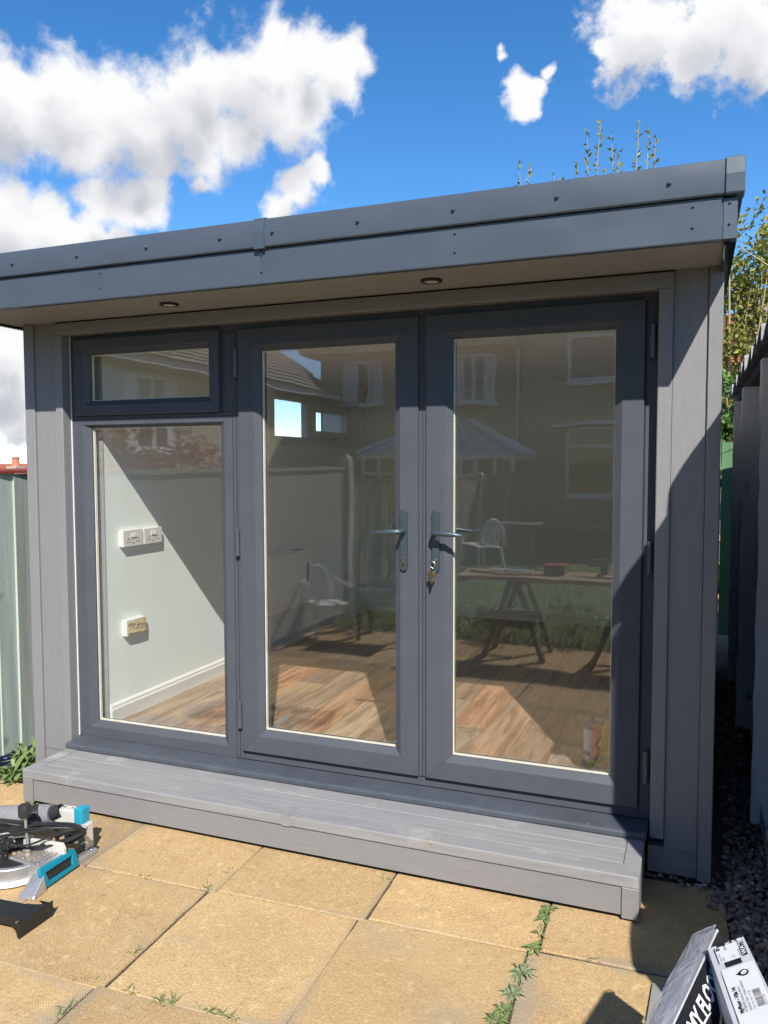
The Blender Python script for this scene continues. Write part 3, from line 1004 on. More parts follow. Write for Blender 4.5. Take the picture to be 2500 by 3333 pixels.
# ================================================================== boundaries and neighbours
def build_left_fence():
    Fn = empty('board_fence', (-.97, -.2, 0), 'pale green featheredge board fence with red-brown capping, left of the garden room', 'fence')
    # one wedge-shaped board, thick edge to the front; it faces +x
    pr = MB()
    W_, H_ = .150, 1.525
    pr.prism([(.016, 0), (.003, W_), (-.005, W_), (-.005, 0)], 'z', 0, H_)
    # prism along z gives (u,w,t) = (x,y,z)
    me = pr.mesh('board'); me.materials.append(MT['fence_green']); me.materials.append(MT['fence_edge'])
    # the thick leading edge is the face at y = 0
    for p in me.polygons:
        if abs(p.normal.y) > .8 and p.center.y < .01: p.material_index = 1
    rb = random.Random(6)
    y = -.86
    while y < 4.1:
        piece('board', me, Fn, (-.962 + rb.uniform(-.002, .002), y, .055 + rb.uniform(-.008, .008)), (1.25, 1, 1), (rb.uniform(-.004, .004), 0, rb.uniform(-.01, .01)))
        y += .128
    MB().prism([(-1.005, 1.578), (-.935, 1.578), (-.935, 1.592), (-.97, 1.604), (-1.005, 1.592)], 'y', -.86, 4.15).build('capping_rail', 'fence_cap', Fn)
    for z in (.3, 1.3):
        MB().box(-1.03, -.86, z, -.985, 4.1, z + .07).build('rail', 'fence_brown', Fn)
    for py in (-.8, 1.0, 2.8):
        MB().box(-1.09, py, 0, -.99, py + .1, 1.55).build('post', 'concrete_post', Fn)
    Q = empty('panel_fence', (-.97, -2.6, 0), 'smooth grey-green panel fence beside the patio, mirrored in the left panes', 'fence')
    for i in range(2):
        MB().box(-.985, -.87 - 1.78 * (i + 1) + .004, .05, -.955, -.87 - 1.78 * i - .004, 1.56).build('panel', 'fence_panel', Q)
    MB().box(-1.0, -4.44, 1.561, -.935, -.865, 1.59).build('capping_rail', 'fence_panel', Q)
    # further panels behind the camera, seen in the glass
    P = empty('close_board_fence', (-.97, -8, 0), 'weathered brown vertical board fence between concrete posts, mirrored in the left door', 'fence')
    mb = MB().box(-.012, 0, 0, .012, .095, 1.40)
    me = mb.mesh('board'); me.materials.append(MT['fence_brown'])
    y = -4.62
    while y > -14.5:
        piece('board', me, P, (-.98 + (.02 if int(y * 10) % 2 else 0) * 0 + rb.uniform(-.008, .008), y, .03), (1, .92, 1 + rb.uniform(-.01, .01)))
        y -= .112
    for py in (-4.50, -6.4, -8.3, -10.2, -12.1):
        m = MB()
        hgt = 1.74 if py > -5 else 1.52
        m.box(-1.02, py - .055, 0, -.91, py + .055, hgt - .05)
        b = [(-1.02, py - .055, hgt - .05), (-.91, py - .055, hgt - .05), (-.91, py + .055, hgt - .05), (-1.02, py + .055, hgt - .05)]
        n = len(m.v); m.v += b + [(-.965, py, hgt + .02)]
        m.f += [(n, n + 1, n + 4), (n + 1, n + 2, n + 4), (n + 2, n + 3, n + 4), (n + 3, n, n + 4)]
        m.build('post', 'concrete_post', P)
    MB().box(-1.0, -14.5, 1.435, -.94, -4.56, 1.46).build('capping_rail', 'fence_cap', P)


build_left_fence()


def build_garage():
    G = empty('concrete_garage', (3.9, 1.5, 0), 'old prefabricated concrete garage with peeling grey posts and corrugated roof, right of the garden room', 'garage')
    yf, yb = -1.30, 3.72
    # walls between posts
    posts = [.64, 2.05, 3.2]
    m = MB()
    m.box(2.862, yf + .02, 0, 2.93, .62, 2.10); m.box(2.862, .62, 0, 2.93, 1.15, 2.10); m.box(2.862, 1.15, 0, 2.93, 1.86, 1.50); m.box(2.862, 1.15, 1.93, 2.93, 1.86, 2.10); m.box(2.862, 1.86, 0, 2.93, yb, 2.10)
    m.build('side_wall', 'garage_panel', G)
    MB().box(2.931, yf, 0, 5.4, yf + .07, 2.1).build('end_wall', 'concrete_post', G)
    MB().box(2.931, yb - .07, 0, 5.4, yb, 2.1).build('end_wall', 'garage_panel', G)
    MB().box(5.33, yf + .07, 0, 5.4, yb - .07, 2.1).build('side_wall', 'garage_panel', G)
    rg = random.Random(8)
    for py in posts:
        m = MB()
        n = 26
        ring = []
        for i in range(n + 1):
            z = 2.08 * i / n
            j = lambda a=.004: rg.uniform(-a, a)
            ring.append([(2.762 + j(), py - .045 + j(), z), (2.862, py - .055 + j(), z), (2.862, py + .055, z), (2.762 + j(), py + .05 + j(), z)])
        m.v = [p for r in ring for p in r]
        for i in range(n):
            for k in range(4):
                a = i * 4 + k; b = i * 4 + (k + 1) % 4
                m.f.append((a, b, b + 4, a + 4))
        m.f.append((0, 1, 2, 3)); m.f.append(tuple(n * 4 + k for k in range(4)))
        m.build('post', 'garage_white', G, smooth=True, angle=40)
    MB().box(2.80, yf, 0, 2.861, posts[0] - .056, .10).build('plinth', 'garage_panel', G)
    w = MB().box(2.87, 1.152, 1.502, 2.92, 1.20, 1.928); w.box(2.87, 1.81, 1.502, 2.92, 1.858, 1.928); w.box(2.87, 1.20, 1.502, 2.92, 1.81, 1.54); w.box(2.87, 1.20, 1.89, 2.92, 1.81, 1.928); w.box(2.87, 1.48, 1.54, 2.92, 1.53, 1.89)
    wi = w.build('window', 'old_wood', G)
    MB().box(2.895, 1.2, 1.54, 2.899, 1.81, 1.89).build('pane', 'dark_glass', wi)
    # roof of deep corrugated sheets: each crest a sheet of its own
    per = .372
    n0 = 0
    y = -1.135
    k = 0
    while y < yb:
        m = MB()
        pts = []
        for u, hgt in ((0, .006), (.02, .070), (.05, .086), (.14, .090), (.30, .080), (.48, .062), (.66, .044), (.84, .027), (1.0, .014), (1.06, .012)):
            pts.append((y + u * per, hgt + rg.uniform(-.003, .003)))
        x0, x1 = 2.762 + rg.uniform(-.008, .008), 4.15
        zr = lambda x: 2.165 + (x - 2.77) * .26
        n = len(pts)
        vs = [(x0, a, zr(x0) + b) for a, b in pts] + [(x1, a, zr(x1) + b) for a, b in pts]
        vs += [(x0, a, zr(x0) + b - .016) for a, b in pts] + [(x1, a, zr(x1) + b - .016) for a, b in pts]
        fs = [(i, i + 1, n + i + 1, n + i) for i in range(n - 1)] + [(2 * n + i, 3 * n + i, 3 * n + i + 1, 2 * n + i + 1) for i in range(n - 1)]
        fs += [(i, 2 * n + i, 2 * n + i + 1, i + 1) for i in range(n - 1)] + [(n + i, n + i + 1, 3 * n + i + 1, 3 * n + i) for i in range(n - 1)]
        fs += [(0, n, 3 * n, 2 * n), (n - 1, 3 * n - 1, 4 * n - 1, 2 * n - 1)]
        m.add(vs, fs)
        m.build('roof_sheet', 'asbestos', G)
        y += per; k += 1
    m = MB()
    m.add([(2.80, yf, 2.10), (4.15, yf, 2.45), (4.15, yb, 2.45), (2.80, yb, 2.10), (2.80, yf, 2.15), (4.15, yf, 2.50), (4.15, yb, 2.50), (2.80, yb, 2.15)], [(0, 1, 2, 3), (4, 5, 6, 7), (0, 1, 5, 4), (1, 2, 6, 5), (2, 3, 7, 6), (3, 0, 4, 7)])
    m.build('shaded_underside', 'asbestos_shaded', G)  # underside sheet, its shade put into the colour
    m = MB()
    m.add([(4.15, yf, 2.54), (5.5, yf, 2.18), (5.5, yb, 2.18), (4.15, yb, 2.54)], [(0, 1, 2, 3)])
    m.build('roof_slope', 'asbestos', G)


build_garage()


def rvec(r):
    while True:
        v = Vector((r.uniform(-1, 1), r.uniform(-1, 1), r.uniform(-1, 1)))
        if .01 < v.length < 1: return v.normalized()


def shrub(name, label, base, blobs, n, ln, wd, lm, stems=8, seed=1, group=None, cat='shrub', shoots=(), stem_mat='twig', stem_r=.012, upright=.3):
    """stems rising from the base into ellipsoid leaf clumps (centre, radii)"""
    r = random.Random(seed)
    T = empty(name, base, label, cat, group)
    st = MB(); lf = MB()
    for i in range(stems):
        c, rad = blobs[i % len(blobs)]
        e = Vector(c) + Vector((r.uniform(-1, 1) * rad[0], r.uniform(-1, 1) * rad[1], r.uniform(-.2, .9) * rad[2]))
        b = Vector(base) + Vector((r.uniform(-.2, .2), r.uniform(-.2, .2), 0))
        mid = b.lerp(e, .5) + Vector((r.uniform(-.15, .15), r.uniform(-.15, .15), 0))
        st.tube([b, b.lerp(mid, .5) + Vector((r.uniform(-.04, .04), r.uniform(-.04, .04), 0)), mid, mid.lerp(e, .6), e], [stem_r * 1.5, stem_r * 1.2, stem_r, stem_r * .7, stem_r * .3], 5)
        for k in range(3):
            q = mid.lerp(e, r.random()); q2 = q + rvec(r) * .35 + Vector((0, 0, .2))
            st.tube([q, q.lerp(q2, .5), q2], [stem_r * .5, stem_r * .4, stem_r * .15], 4)
    tot = sum(b[1][0] * b[1][1] * b[1][2] for b in blobs)
    for c, rad in blobs:
        cnt = int(n * rad[0] * rad[1] * rad[2] / tot)
        clumps = [(rvec(r) * r.uniform(.45, 1.0)) for _ in range(max(6, cnt // 22))]
        for k in range(cnt):
            cl = r.choice(clumps)
            v = cl + rvec(r) * r.random() ** .6 * .26
            p = Vector(c) + Vector((v.x * rad[0], v.y * rad[1], v.z * rad[2]))
            d = (rvec(r) + Vector((0, 0, upright))).normalized()
            lf.leaf(p, d, rvec(r), ln * r.uniform(.6, 1.2), wd * r.uniform(.7, 1.2))
    for (a, b, cnt) in shoots:
        a = Vector(a); b = Vector(b)
        md = a.lerp(b, .55) + Vector((r.uniform(-.06, .06), r.uniform(-.06, .06), 0))
        st.tube([a, md, b], [.008, .006, .002], 5)
        for k in range(2):
            q = a.lerp(md, r.uniform(.6, 1.0)); q2 = q + Vector((r.uniform(-.22, .22), r.uniform(-.15, .15), r.uniform(.15, .4)))
            st.tube([q, q.lerp(q2, .5) + Vector((r.uniform(-.03, .03), 0, .03)), q2], [.005, .004, .0015], 4)
            for j in range(max(2, cnt // 5)):
                lf.leaf(q.lerp(q2, r.uniform(.2, 1)), (rvec(r) + Vector((0, 0, .5))).normalized(), rvec(r), ln * r.uniform(.5, 1.1), wd * r.uniform(.6, 1.1))
        for k in range(cnt):
            t = .15 + .85 * k / max(1, cnt - 1)
            p = a.lerp(md, t / .55) if t < .55 else md.lerp(b, (t - .55) / .45)
            side = rvec(r); side.z = abs(side.z) * .6 + .25
            lf.leaf(p, side.normalized(), rvec(r), ln * r.uniform(.6, 1.1), wd * r.uniform(.7, 1.1))
    st.build('stem', stem_mat, T, smooth=True, recalc=False)
    lf.build('foliage', lm, T, recalc=False)
    return T


def build_back():
    # board fence across the end of the passage
    Fg = empty('green_fence', (2.8, 4.75, 0), 'bright green board fence at the end of the narrow passage', 'fence')
    me = MB().box(0, -.009, 0, .098, .009, 1.80).mesh('board'); me.materials.append(MT['fence_rear'])
    for i in range(14):
        piece('board', me, Fg, (2.0 + i * .105, 4.75 + (.006 if i % 2 else 0), .02))
    MB().box(1.95, 4.77, .4, 3.5, 4.81, .48).build('rail', 'fence_brown', Fg)
    MB().box(1.95, 4.77, 1.4, 3.5, 4.81, 1.48).build('rail', 'fence_brown', Fg)
    shrub('ivy_bush', 'bright green leafy bush above the green fence in the passage', (2.9, 5.1, 0), [((2.85, 5.0, 2.15), (.55, .28, .36)), ((2.7, 4.95, 1.9), (.3, .16, .18)), ((3.4, 5.0, 2.1), (.4, .2, .4))], 1500, .085, .06, 'leaf_green', 6, 31)
    sh = []
    rr = random.Random(14)
    for (x, z) in ((.36, 5.42), (.47, 5.36), (.80, 5.22), (.88, 5.18), (1.08, 5.30), (1.20, 5.72), (1.36, 5.78), (1.48, 5.62), (1.57, 5.4), (1.80, 5.72), (1.92, 5.66), (1.99, 5.5), (3.9, 5.35), (4.1, 5.1), (3.5, 4.9)):
        sh.append(((x + rr.uniform(-.1, .1), 7 + rr.uniform(-.2, .2), z - 1.9), (x, 7, z), 46))
    for k in range(9):
        x = rr.uniform(2.9, 4.6)
        sh.append(((x, 6.6, 2.0), (x + rr.uniform(-.4, .3), 6.5, 3.6 + rr.uniform(0, .9)), 3))
    shrub('tall_privet', 'tall yellow-green privet rising behind the roof on the right', (3.0, 7.0, 0),
          [((2.85, 6.6, 3.4), (.35, .4, .9)), ((2.9, 6.4, 2.5), (.4, .4, .7)), ((3.6, 6.8, 3.9), (.85, .6, .75)), ((3.2, 6.9, 3.2), (.6, .6, .9)), ((4.1, 6.8, 3.0), (.8, .6, .9)), ((3.4, 6.7, 2.3), (.9, .5, .6)), ((2.0, 7.1, 3.8), (.9, .5, .7)), ((1.0, 7.1, 3.5), (.7, .5, .7)), ((4.5, 7.2, 4.2), (.6, .6, .7))],
          15000, .085, .042, 'leaf_yellow', 34, 17, shoots=sh, stem_r=.017)


build_back()


# ------------------------------------------------------------------ houses
def tiled_slope(p0, p1, p2, p3, rows, name, mat, parent, th=.04):
    """p0-p1 eave, p3-p2 ridge: overlapping courses, each course a ledge"""
    p0, p1, p2, p3 = map(Vector, (p0, p1, p2, p3))
    n = (p1 - p0).cross(p3 - p0).normalized()
    if n.z < 0: n = -n
    m = MB()
    for i in range(rows):
        a, b = i / rows, (i + 1) / rows
        A, B = p0.lerp(p3, a), p1.lerp(p2, a)
        Cc, Dd = p1.lerp(p2, b), p0.lerp(p3, b)
        k = len(m.v)
        m.v += [tuple(A + n * th), tuple(B + n * th), tuple(Cc + n * .004), tuple(Dd + n * .004), tuple(A), tuple(B)]
        m.f += [(k, k + 1, k + 2, k + 3), (k + 4, k + 5, k + 1, k)]
    return m.build(name, mat, parent, recalc=False)


def house_window(x0, x1, z0, z1, y, parent, ny=1, lights=2, fan=False, axis='y', curtain=True):
    """a white framed window in a wall facing +y (axis y) or +x (axis x)"""
    def bx(m, a0, b0, c0, a1, b1, c1):
        if axis == 'y': m.box(a0, y + b0 * ny, c0, a1, y + b1 * ny, c1)
        else: m.box(y + b0 * ny, a0, c0, y + b1 * ny, a1, c1)
    f = MB(); w = .07
    bx(f, x0, -.02, z0, x0 + w, .05, z1); bx(f, x1 - w, -.02, z0, x1, .05, z1)
    bx(f, x0 + w, -.02, z0, x1 - w, .05, z0 + w); bx(f, x0 + w, -.02, z1 - w, x1 - w, .05, z1)
    for i in range(1, lights):
        xm = x0 + (x1 - x0) * i / lights
        bx(f, xm - .045, -.02, z0 + w, xm + .045, .05, z1 - w)
    if fan:
        zf = z0 + (z1 - z0) * .72
        bx(f, x0 + w, -.019, zf - .04, x1 - w, .051, zf + .04)
    bx(f, x0 - .08, 0.0, z0 - .07, x1 + .08, .12, z0 - .002)
    o = f.build('window', 'pvc_white', parent)
    g = MB(); bx(g, x0 + w, .002, z0 + w, x1 - w, .012, z1 - w)
    g.build('pane', 'house_glass', o)
    if curtain:
        g = MB(); bx(g, x0 + w, .0125, z0 + w, x0 + w + (x1 - x0) * .22, .0145, z1 - w); bx(g, x1 - w - (x1 - x0) * .2, .0125, z0 + w, x1 - w, .0145, z1 - w)
        g.build('curtain', 'curtain', o)
    return o


def build_houses():
    # brick house across the lawn, mirrored in both doors
    H = empty('brick_house', (-1, -20, 0), 'brown brick house across the lawn, mirrored in the door glass', 'house')
    y = -17.0
    MB().box(-7.3, y - 7, 0, -1.6, y, 4.62).build('wall', 'brick_house', H)
    g = MB().prism([(-1.6, 0), (6.4, 0), (6.4, 5.1), (2.4, 8.0), (-1.6, 5.1)], 'y', y - 7, y + .25)
    g.build('gable_wall', 'brick_house', H)
    house_window(-6.6, -5.45, 3.30, 4.40, y, H, lights=3)
    house_window(-3.45, -2.3, 3.22, 4.42, y, H, lights=2)
    house_window(-.42, 1.9, 3.62, 5.1, y + .25, H, lights=2, fan=True, curtain=False)
    house_window(-.42, 1.9, .86, 2.55, y + .25, H, lights=2, fan=True, curtain=False)
    house_window(3.1, 4.6, 3.62, 4.9, y + .25, H, lights=2, curtain=True)
    MB().box(-.75, y + .25, 2.60, 2.2, y + .55, 2.68).build('window_hood', 'pvc_white', H)
    e = MB().box(-7.75, y - 7.4, 4.62, -1.65, y + .45, 4.76).build('soffit', 'render_tan', H)
    tiled_slope((-7.8, y + .5, 4.76), (-1.5, y + .5, 4.76), (-3.2, y - 3.4, 7.4), (-5.6, y - 3.4, 7.4), 20, 'roof', 'roof_tile', H)
    tiled_slope((-7.8, y - 7.4, 4.76), (-7.8, y + .5, 4.76), (-5.6, y - 3.4, 7.4), (-5.6, y - 3.4, 7.4), 20, 'roof', 'roof_tile', H)
    tiled_slope((-2.0, y - 7, 4.95), (-2.0, y + .5, 4.95), (2.4, y + .5, 8.1), (2.4, y - 7, 8.1), 22, 'roof', 'roof_tile', H)
    tiled_slope((6.8, y + .5, 4.95), (6.8, y - 7, 4.95), (2.4, y - 7, 8.1), (2.4, y + .5, 8.1), 22, 'roof', 'roof_tile', H)
    MB().tube([(-1.72, y + .1, 0), (-1.72, y + .1, 4.6)], .04, 8).build('downpipe', 'pvc_white', H)
    # conservatory on its back wall
    K = empty('conservatory', (-3.1, -15.8, 0), 'white conservatory with pitched ribbed roof, mirrored in the door glass', 'conservatory')
    yc = -14.4
    xa, xb, ze, za = -5.0, -1.22, 1.86, 2.78
    xm = (xa + xb) / 2
    MB().box(xa + .1, -16.6, 0, xb - .1, yc + .0, .62).build('dwarf_wall', 'brick_house', K)
    MB().box(xa, -16.7, ze - .11, xb, yc + .08, ze).build('eaves_beam', 'pvc_white', K)
    m = MB()
    k = 9
    for i in range(k + 1):
        x = xa + .1 + (xb - xa - .2) * i / k
        m.box(x - .04, yc - .04, .62, x + .04, yc + .03, ze - .11)
    m.box(xa + .1, yc - .03, 1.38, xb - .1, yc + .02, 1.44)
    m.build('window_frame', 'pvc_white', K)
    MB().box(xa + .1, yc - .02, .62, xb - .1, yc - .015, ze - .11).build('pane', 'house_glass', K)
    MB().box(xb - .12, -16.6, .62, xb - .10, yc - .05, ze - .11).build('pane', 'house_glass', K)
    A = Vector((xm - .25, yc - 1.5, za)); B = Vector((xm + .25, yc - 1.5, za))
    c = [Vector((xa - .05, yc + .12, ze)), Vector((xb + .05, yc + .12, ze)), Vector((xb + .05, -16.8, ze)), Vector((xa - .05, -16.8, ze))]
    A2 = Vector((xm - .25, -16.8, za)); B2 = Vector((xm + .25, -16.8, za))
    r = MB()
    r.add([c[0], c[1], B, A], [(0, 1, 2, 3)]); r.add([c[1], c[2], B2, B], [(0, 1, 2, 3)]); r.add([c[3], c[0], A, A2], [(0, 1, 2, 3)])
    r.build('roof', 'polycarb', K, recalc=False)
    bars = MB()
    for i in range(9):
        t = i / 8
        bars.tube([c[0].lerp(c[1], t) + Vector((0, 0, .03)), A.lerp(B, t) + Vector((0, 0, .03))], .032, 4)
        bars.tube([c[1].lerp(c[2], t) + Vector((0, 0, .03)), B.lerp(B2, t) + Vector((0, 0, .03))], .032, 4)
    bars.build('glazing_bar', 'pvc_white', K)
    # neighbour's house to the left: its side wall catches the sun
    N = empty('rendered_house', (-10.5, -11, 0), 'tan rendered house with grey tiled roof beyond the left fence, mirrored in the glass', 'house')
    MB().box(-13.5, -16.4, 0, -7.0, -3.5, 3.55).build('wall', 'render_tan', N)
    house_window(-9.9, -8.3, 1.9, 3.3, -7.0, N, lights=2, axis='x')
    house_window(-6.6, -5.2, 1.9, 3.3, -7.0, N, lights=2, axis='x')
    MB().box(-7.0, -16.7, 3.42, -6.55, -3.2, 3.56).build('gutter_board', 'pvc_white', N)
    tiled_slope((-6.5, -16.9, 3.56), (-6.5, -3.0, 3.56), (-10.2, -5.4, 6.3), (-10.2, -14.0, 6.3), 26, 'roof', 'roof_tile', N)
    tiled_slope((-13.9, -16.9, 3.56), (-6.5, -16.9, 3.56), (-10.2, -14.0, 6.3), (-10.2, -14.0, 6.3), 26, 'roof', 'roof_tile', N)
    tiled_slope((-6.5, -3.0, 3.56), (-13.9, -3.0, 3.56), (-10.2, -5.4, 6.3), (-10.2, -5.4, 6.3), 26, 'roof', 'roof_tile', N)
    MB().box(-10.6, -12.4, 5.8, -9.9, -11.6, 7.2).build('chimney', 'chimney_stack', N)
    # far roofs beyond the left fence, straight ahead
    fh = empty('far_house', (-32, 30, 0), 'far house roof and clay chimney pot peeping over the left fence', 'house')
    MB().box(-40, 27.5, 0, -25.5, 36, 1.0).build('wall', 'brick_house', fh)
    tiled_slope((-41, 27.0, .95), (-25.2, 27.0, .95), (-26.5, 31, 1.72), (-40, 31, 1.72), 10, 'roof', 'roof_red', fh)
    ch = MB().box(-30.25, 27.7, .9, -29.6, 28.3, 1.60).build('chimney', 'chimney_stack', fh)
    MB().lathe([(.26, 1.60), (.20, 1.64), (.17, 1.98), (.21, 2.0), (.21, 2.06)], (-29.92, 28.0, 0), 14, 'z').build('chimney_pot', 'chimney_pot', ch, smooth=True)
    # hill line behind
    m = MB()
    n = 40
    for i in range(n + 1):
        a = math.radians(-10 + 100 * i / n)
        d = 330
        m.v += [(-math.sin(a) * d, math.cos(a) * d, -1), (-math.sin(a) * d, math.cos(a) * d, 2.5 + .5 * math.sin(i * .55) + .3 * math.sin(i * 1.9)), (-math.sin(a) * (d + 80), math.cos(a) * (d + 80), -1)]
    for i in range(n):
        k = i * 3
        m.f += [(k, k + 3, k + 4, k + 1), (k + 1, k + 4, k + 5, k + 2)]
    tag(m.build('hills', 'leaf_dark', recalc=False), 'low wooded hills on the horizon', kind='structure')
    # house glimpsed through the privet
    b = empty('red_roof_house', (7, 22, 0), 'house with red roof glimpsed through the privet on the right', 'house')
    MB().box(3.6, 22, 0, 13, 30, 4.0).build('wall', 'render_tan', b)
    tiled_slope((3.2, 21.6, 4.0), (13.4, 21.6, 4.0), (13.4, 26, 6.6), (3.2, 26, 6.6), 22, 'roof', 'roof_red', b)
    MB().box(4.0, 23.5, 4.6, 4.8, 24.3, 6.9).build('chimney', 'brick_house', b)
    house_window(4.3, 5.6, 2.0, 3.4, 22.0, b, ny=-1, lights=2)


build_houses()


# ================================================================== loose things
def build_saw():
    S = empty('mitre_saw', (.08, -.86, 0), 'folded mitre saw with teal base and coiled black cable, on the slabs at left', 'saw')
    # base casting: right wing, side rail with two feet
    b = MB()
    b.hexa([(.0, -.965, .02), (.205, -.985, .02), (.196, -.80, .02), (-.02, -.79, .02)], [(.0, -.955, .078), (.178, -.975, .078), (.178, -.805, .074), (-.02, -.79, .074)])
    b.hexa([(.168, -1.075, 0), (.232, -1.06, 0), (.222, -.985, 0), (.150, -.985, 0)], [(.172, -1.068, .014), (.228, -1.054, .014), (.212, -.985, .058), (.152, -.985, .058)])
    b.hexa([(.165, -.80, .0), (.202, -.80, .0), (.196, -.672, .0), (.160, -.672, .0)], [(.168, -.80, .028), (.196, -.80, .028), (.192, -.676, .022), (.164, -.676, .022)])
    base = b.build('base', 'alu', S, bevel=.005, seg=2)
    g = MB()
    for k in range(4):
        g.box(.085 + k * .022, -.93, .0782, .090 + k * .022, -.82, .081)
    g.build('table_rib', 'alu', base)
    MB().lathe([(.010, 0), (.007, .001)], (.200, -1.035, .0125), 12).build('bolt_hole', 'rubber', base)
    # teal carrying grip along the right end, open in the middle
    t = MB()
    t.hexa([(.206, -.998, .006), (.217, -.998, .006), (.209, -.80, .006), (.198, -.80, .006)], [(.203, -.998, .022), (.215, -.998, .022), (.208, -.80, .022), (.197, -.80, .022)])
    t.hexa([(.188, -.998, .062), (.205, -.998, .060), (.198, -.80, .058), (.180, -.80, .060)], [(.182, -.992, .080), (.196, -.992, .080), (.190, -.805, .076), (.176, -.805, .076)])
    t.hexa([(.203, -.999, .0215), (.216, -.999, .0215), (.214, -.962, .0215), (.200, -.955, .0215)], [(.189, -.999, .0625), (.206, -.999, .0625), (.204, -.972, .0625), (.188, -.972, .0625)])
    t.hexa([(.199, -.835, .0215), (.210, -.835, .0215), (.208, -.80, .0215), (.197, -.80, .0215)], [(.184, -.825, .0595), (.200, -.825, .0595), (.198, -.80, .0595), (.182, -.80, .0595)])
    t.build('grip', 'teal', S, bevel=.003, seg=2)
    MB().hexa([(.190, -.965, .020), (.2055, -.967, .020), (.2005, -.83, .020), (.185, -.83, .020)], [(.175, -.965, .064), (.1915, -.967, .064), (.1885, -.83, .064), (.175, -.83, .064)]).build('slot_shade_block', 'rubber', S)  # black block filling the grip slot, painted as the shade inside it
    # turntable with scale ring
    c = (-.02, -.905, 0)
    d = MB().lathe([(.145, .022), (.150, .026), (.150, .066), (.146, .070)], c, 40).build('turntable', 'alu', S, smooth=True)
    MB().lathe([(.165, .006), (.170, .010), (.168, .020), (.150, .022)], c, 40).build('scale_ring', 'white_trim', d, smooth=True)
    MB().lathe([(.128, .0705), (.124, .0712)], c, 36).build('table_insert', 'black_plastic', d)
    MB().lathe([(.070, .0713), (.066, .0716)], (.03, -.87, 0), 20).build('dust', 'sawdust', d)
    # fence
    f = MB()
    f.prism([(-.02, .074), (.190, .074), (.190, .098), (.178, .118), (.05, .112), (-.02, .108)], 'y', -.862, -.846)
    f.prism([(-.30, .074), (-.075, .074), (-.085, .108), (-.30, .118)], 'y', -.862, -.846)
    f.build('fence', 'alu_fence', S, bevel=.002)
    # pivot column, upright leg and arm folded down
    u = MB()
    u.hexa([(.128, -.715, .022), (.172, -.715, .022), (.172, -.672, .022), (.135, -.672, .022)], [(.120, -.73, .132), (.174, -.73, .132), (.174, -.675, .132), (.120, -.675, .132)])
    u.hexa([(.0, -.725, .125), (.112, -.725, .118), (.112, -.672, .118), (.0, -.672, .125)], [(.01, -.722, .178), (.114, -.722, .184), (.114, -.675, .184), (.01, -.675, .178)])
    u.build('upright', 'alu_fence', S, bevel=.005, seg=2)
    gr = MB()
    for k in range(7): gr.box(.150, -.7255, .03 + k * .008, .172, -.7165, .034 + k * .008)
    gr.build('grip_rib', 'alu', S)
    MB().box(.1145, -.722, .112, .156, -.674, .196).build('blade_cover', 'clear_teal', S, bevel=.004, seg=2)
    MB().box(.132, -.80, .085, .172, -.735, .135).build('switch_box', 'black_plastic', S, bevel=.006, seg=2)
    m = MB()
    m.tube([(-.42, -.79, .085), (-.27, -.765, .108), (-.15, -.75, .128), (-.06, -.735, .143), (.0, -.722, .155)], [.052, .053, .05, .046, .038], 18)
    m.build('motor_housing', 'bag_grey', S, smooth=True)
    m = MB(); m.tube([(-.09, -.775, .135), (-.055, -.755, .145), (-.04, -.745, .15)], [.055, .053, .05], 16); m.build('collar', 'black_plastic', S, smooth=True)
    m = MB()
    m.tube([(-.002, -.724, .156), (.042, -.712, .172)], .027, 20, cap=False); m.tube([(.042, -.712, .172), (.038, -.713, .1705)], [.027, .021], 20, cap=False); m.tube([(.041, -.712, .1715), (.0, -.724, .156)], .021, 20, cap=False)
    m.build('dust_port', 'black_plastic', S, smooth=True)
    m = MB(); m.tube([(-.30, -.86, .14), (-.16, -.85, .155), (-.02, -.845, .164), (.085, -.838, .172), (.118, -.832, .166), (.125, -.828, .14), (.127, -.828, .08)], .0085, 10)
    m.build('carry_handle', 'black_plastic', S, smooth=True)
    # hold-down clamp
    m = MB(); m.tube([(.028, -.885, .08), (.018, -.885, .225)], .0058, 10); m.lathe([(.004, .088), (.020, .085), (.021, .080), (.010, .076)], (.029, -.885, 0), 20)
    m.build('clamp_rod', 'alu', S, smooth=True)
    m = MB()
    prof = [(.021, .214), (.0245, .218), (.0255, .252), (.022, .262), (.008, .264)]
    m.lathe(prof, (.017, -.885, 0), 22)
    m.build('clamp_knob', 'black_plastic', S, smooth=True)
    bm_ = MB().lathe([(.0055, 0), (.0055, .002), (.0035, .003)], (0, 0, 0), 10).mesh('bolt'); bm_.materials.append(MT['nickel'])
    for bx, by, bz in ((.06, -.94, .0785), (.15, -.955, .0785), (.02, -.82, .0745), (.14, -.83, .0745), (.182, -.70, .0235), (.05, -.70, .182), (.09, -.70, .183)):
        piece('bolt', bm_, S, (bx, by, bz))
    m = MB(); rr = random.Random(31)
    for k in range(260):
        px_, py_ = rr.gauss(.06, .06), rr.gauss(-.89, .045)
        pz_ = .0795 if px_ > .0 else .0725
        if not (-.14 < px_ < .17 and -.96 < py_ < -.80): continue
        m.box(px_, py_, pz_, px_ + rr.uniform(.001, .004), py_ + rr.uniform(.001, .004), pz_ + .0012)
    m.build('wood_chips', 'sawdust', S)
    # coiled cable
    m = MB()
    rr = random.Random(77)
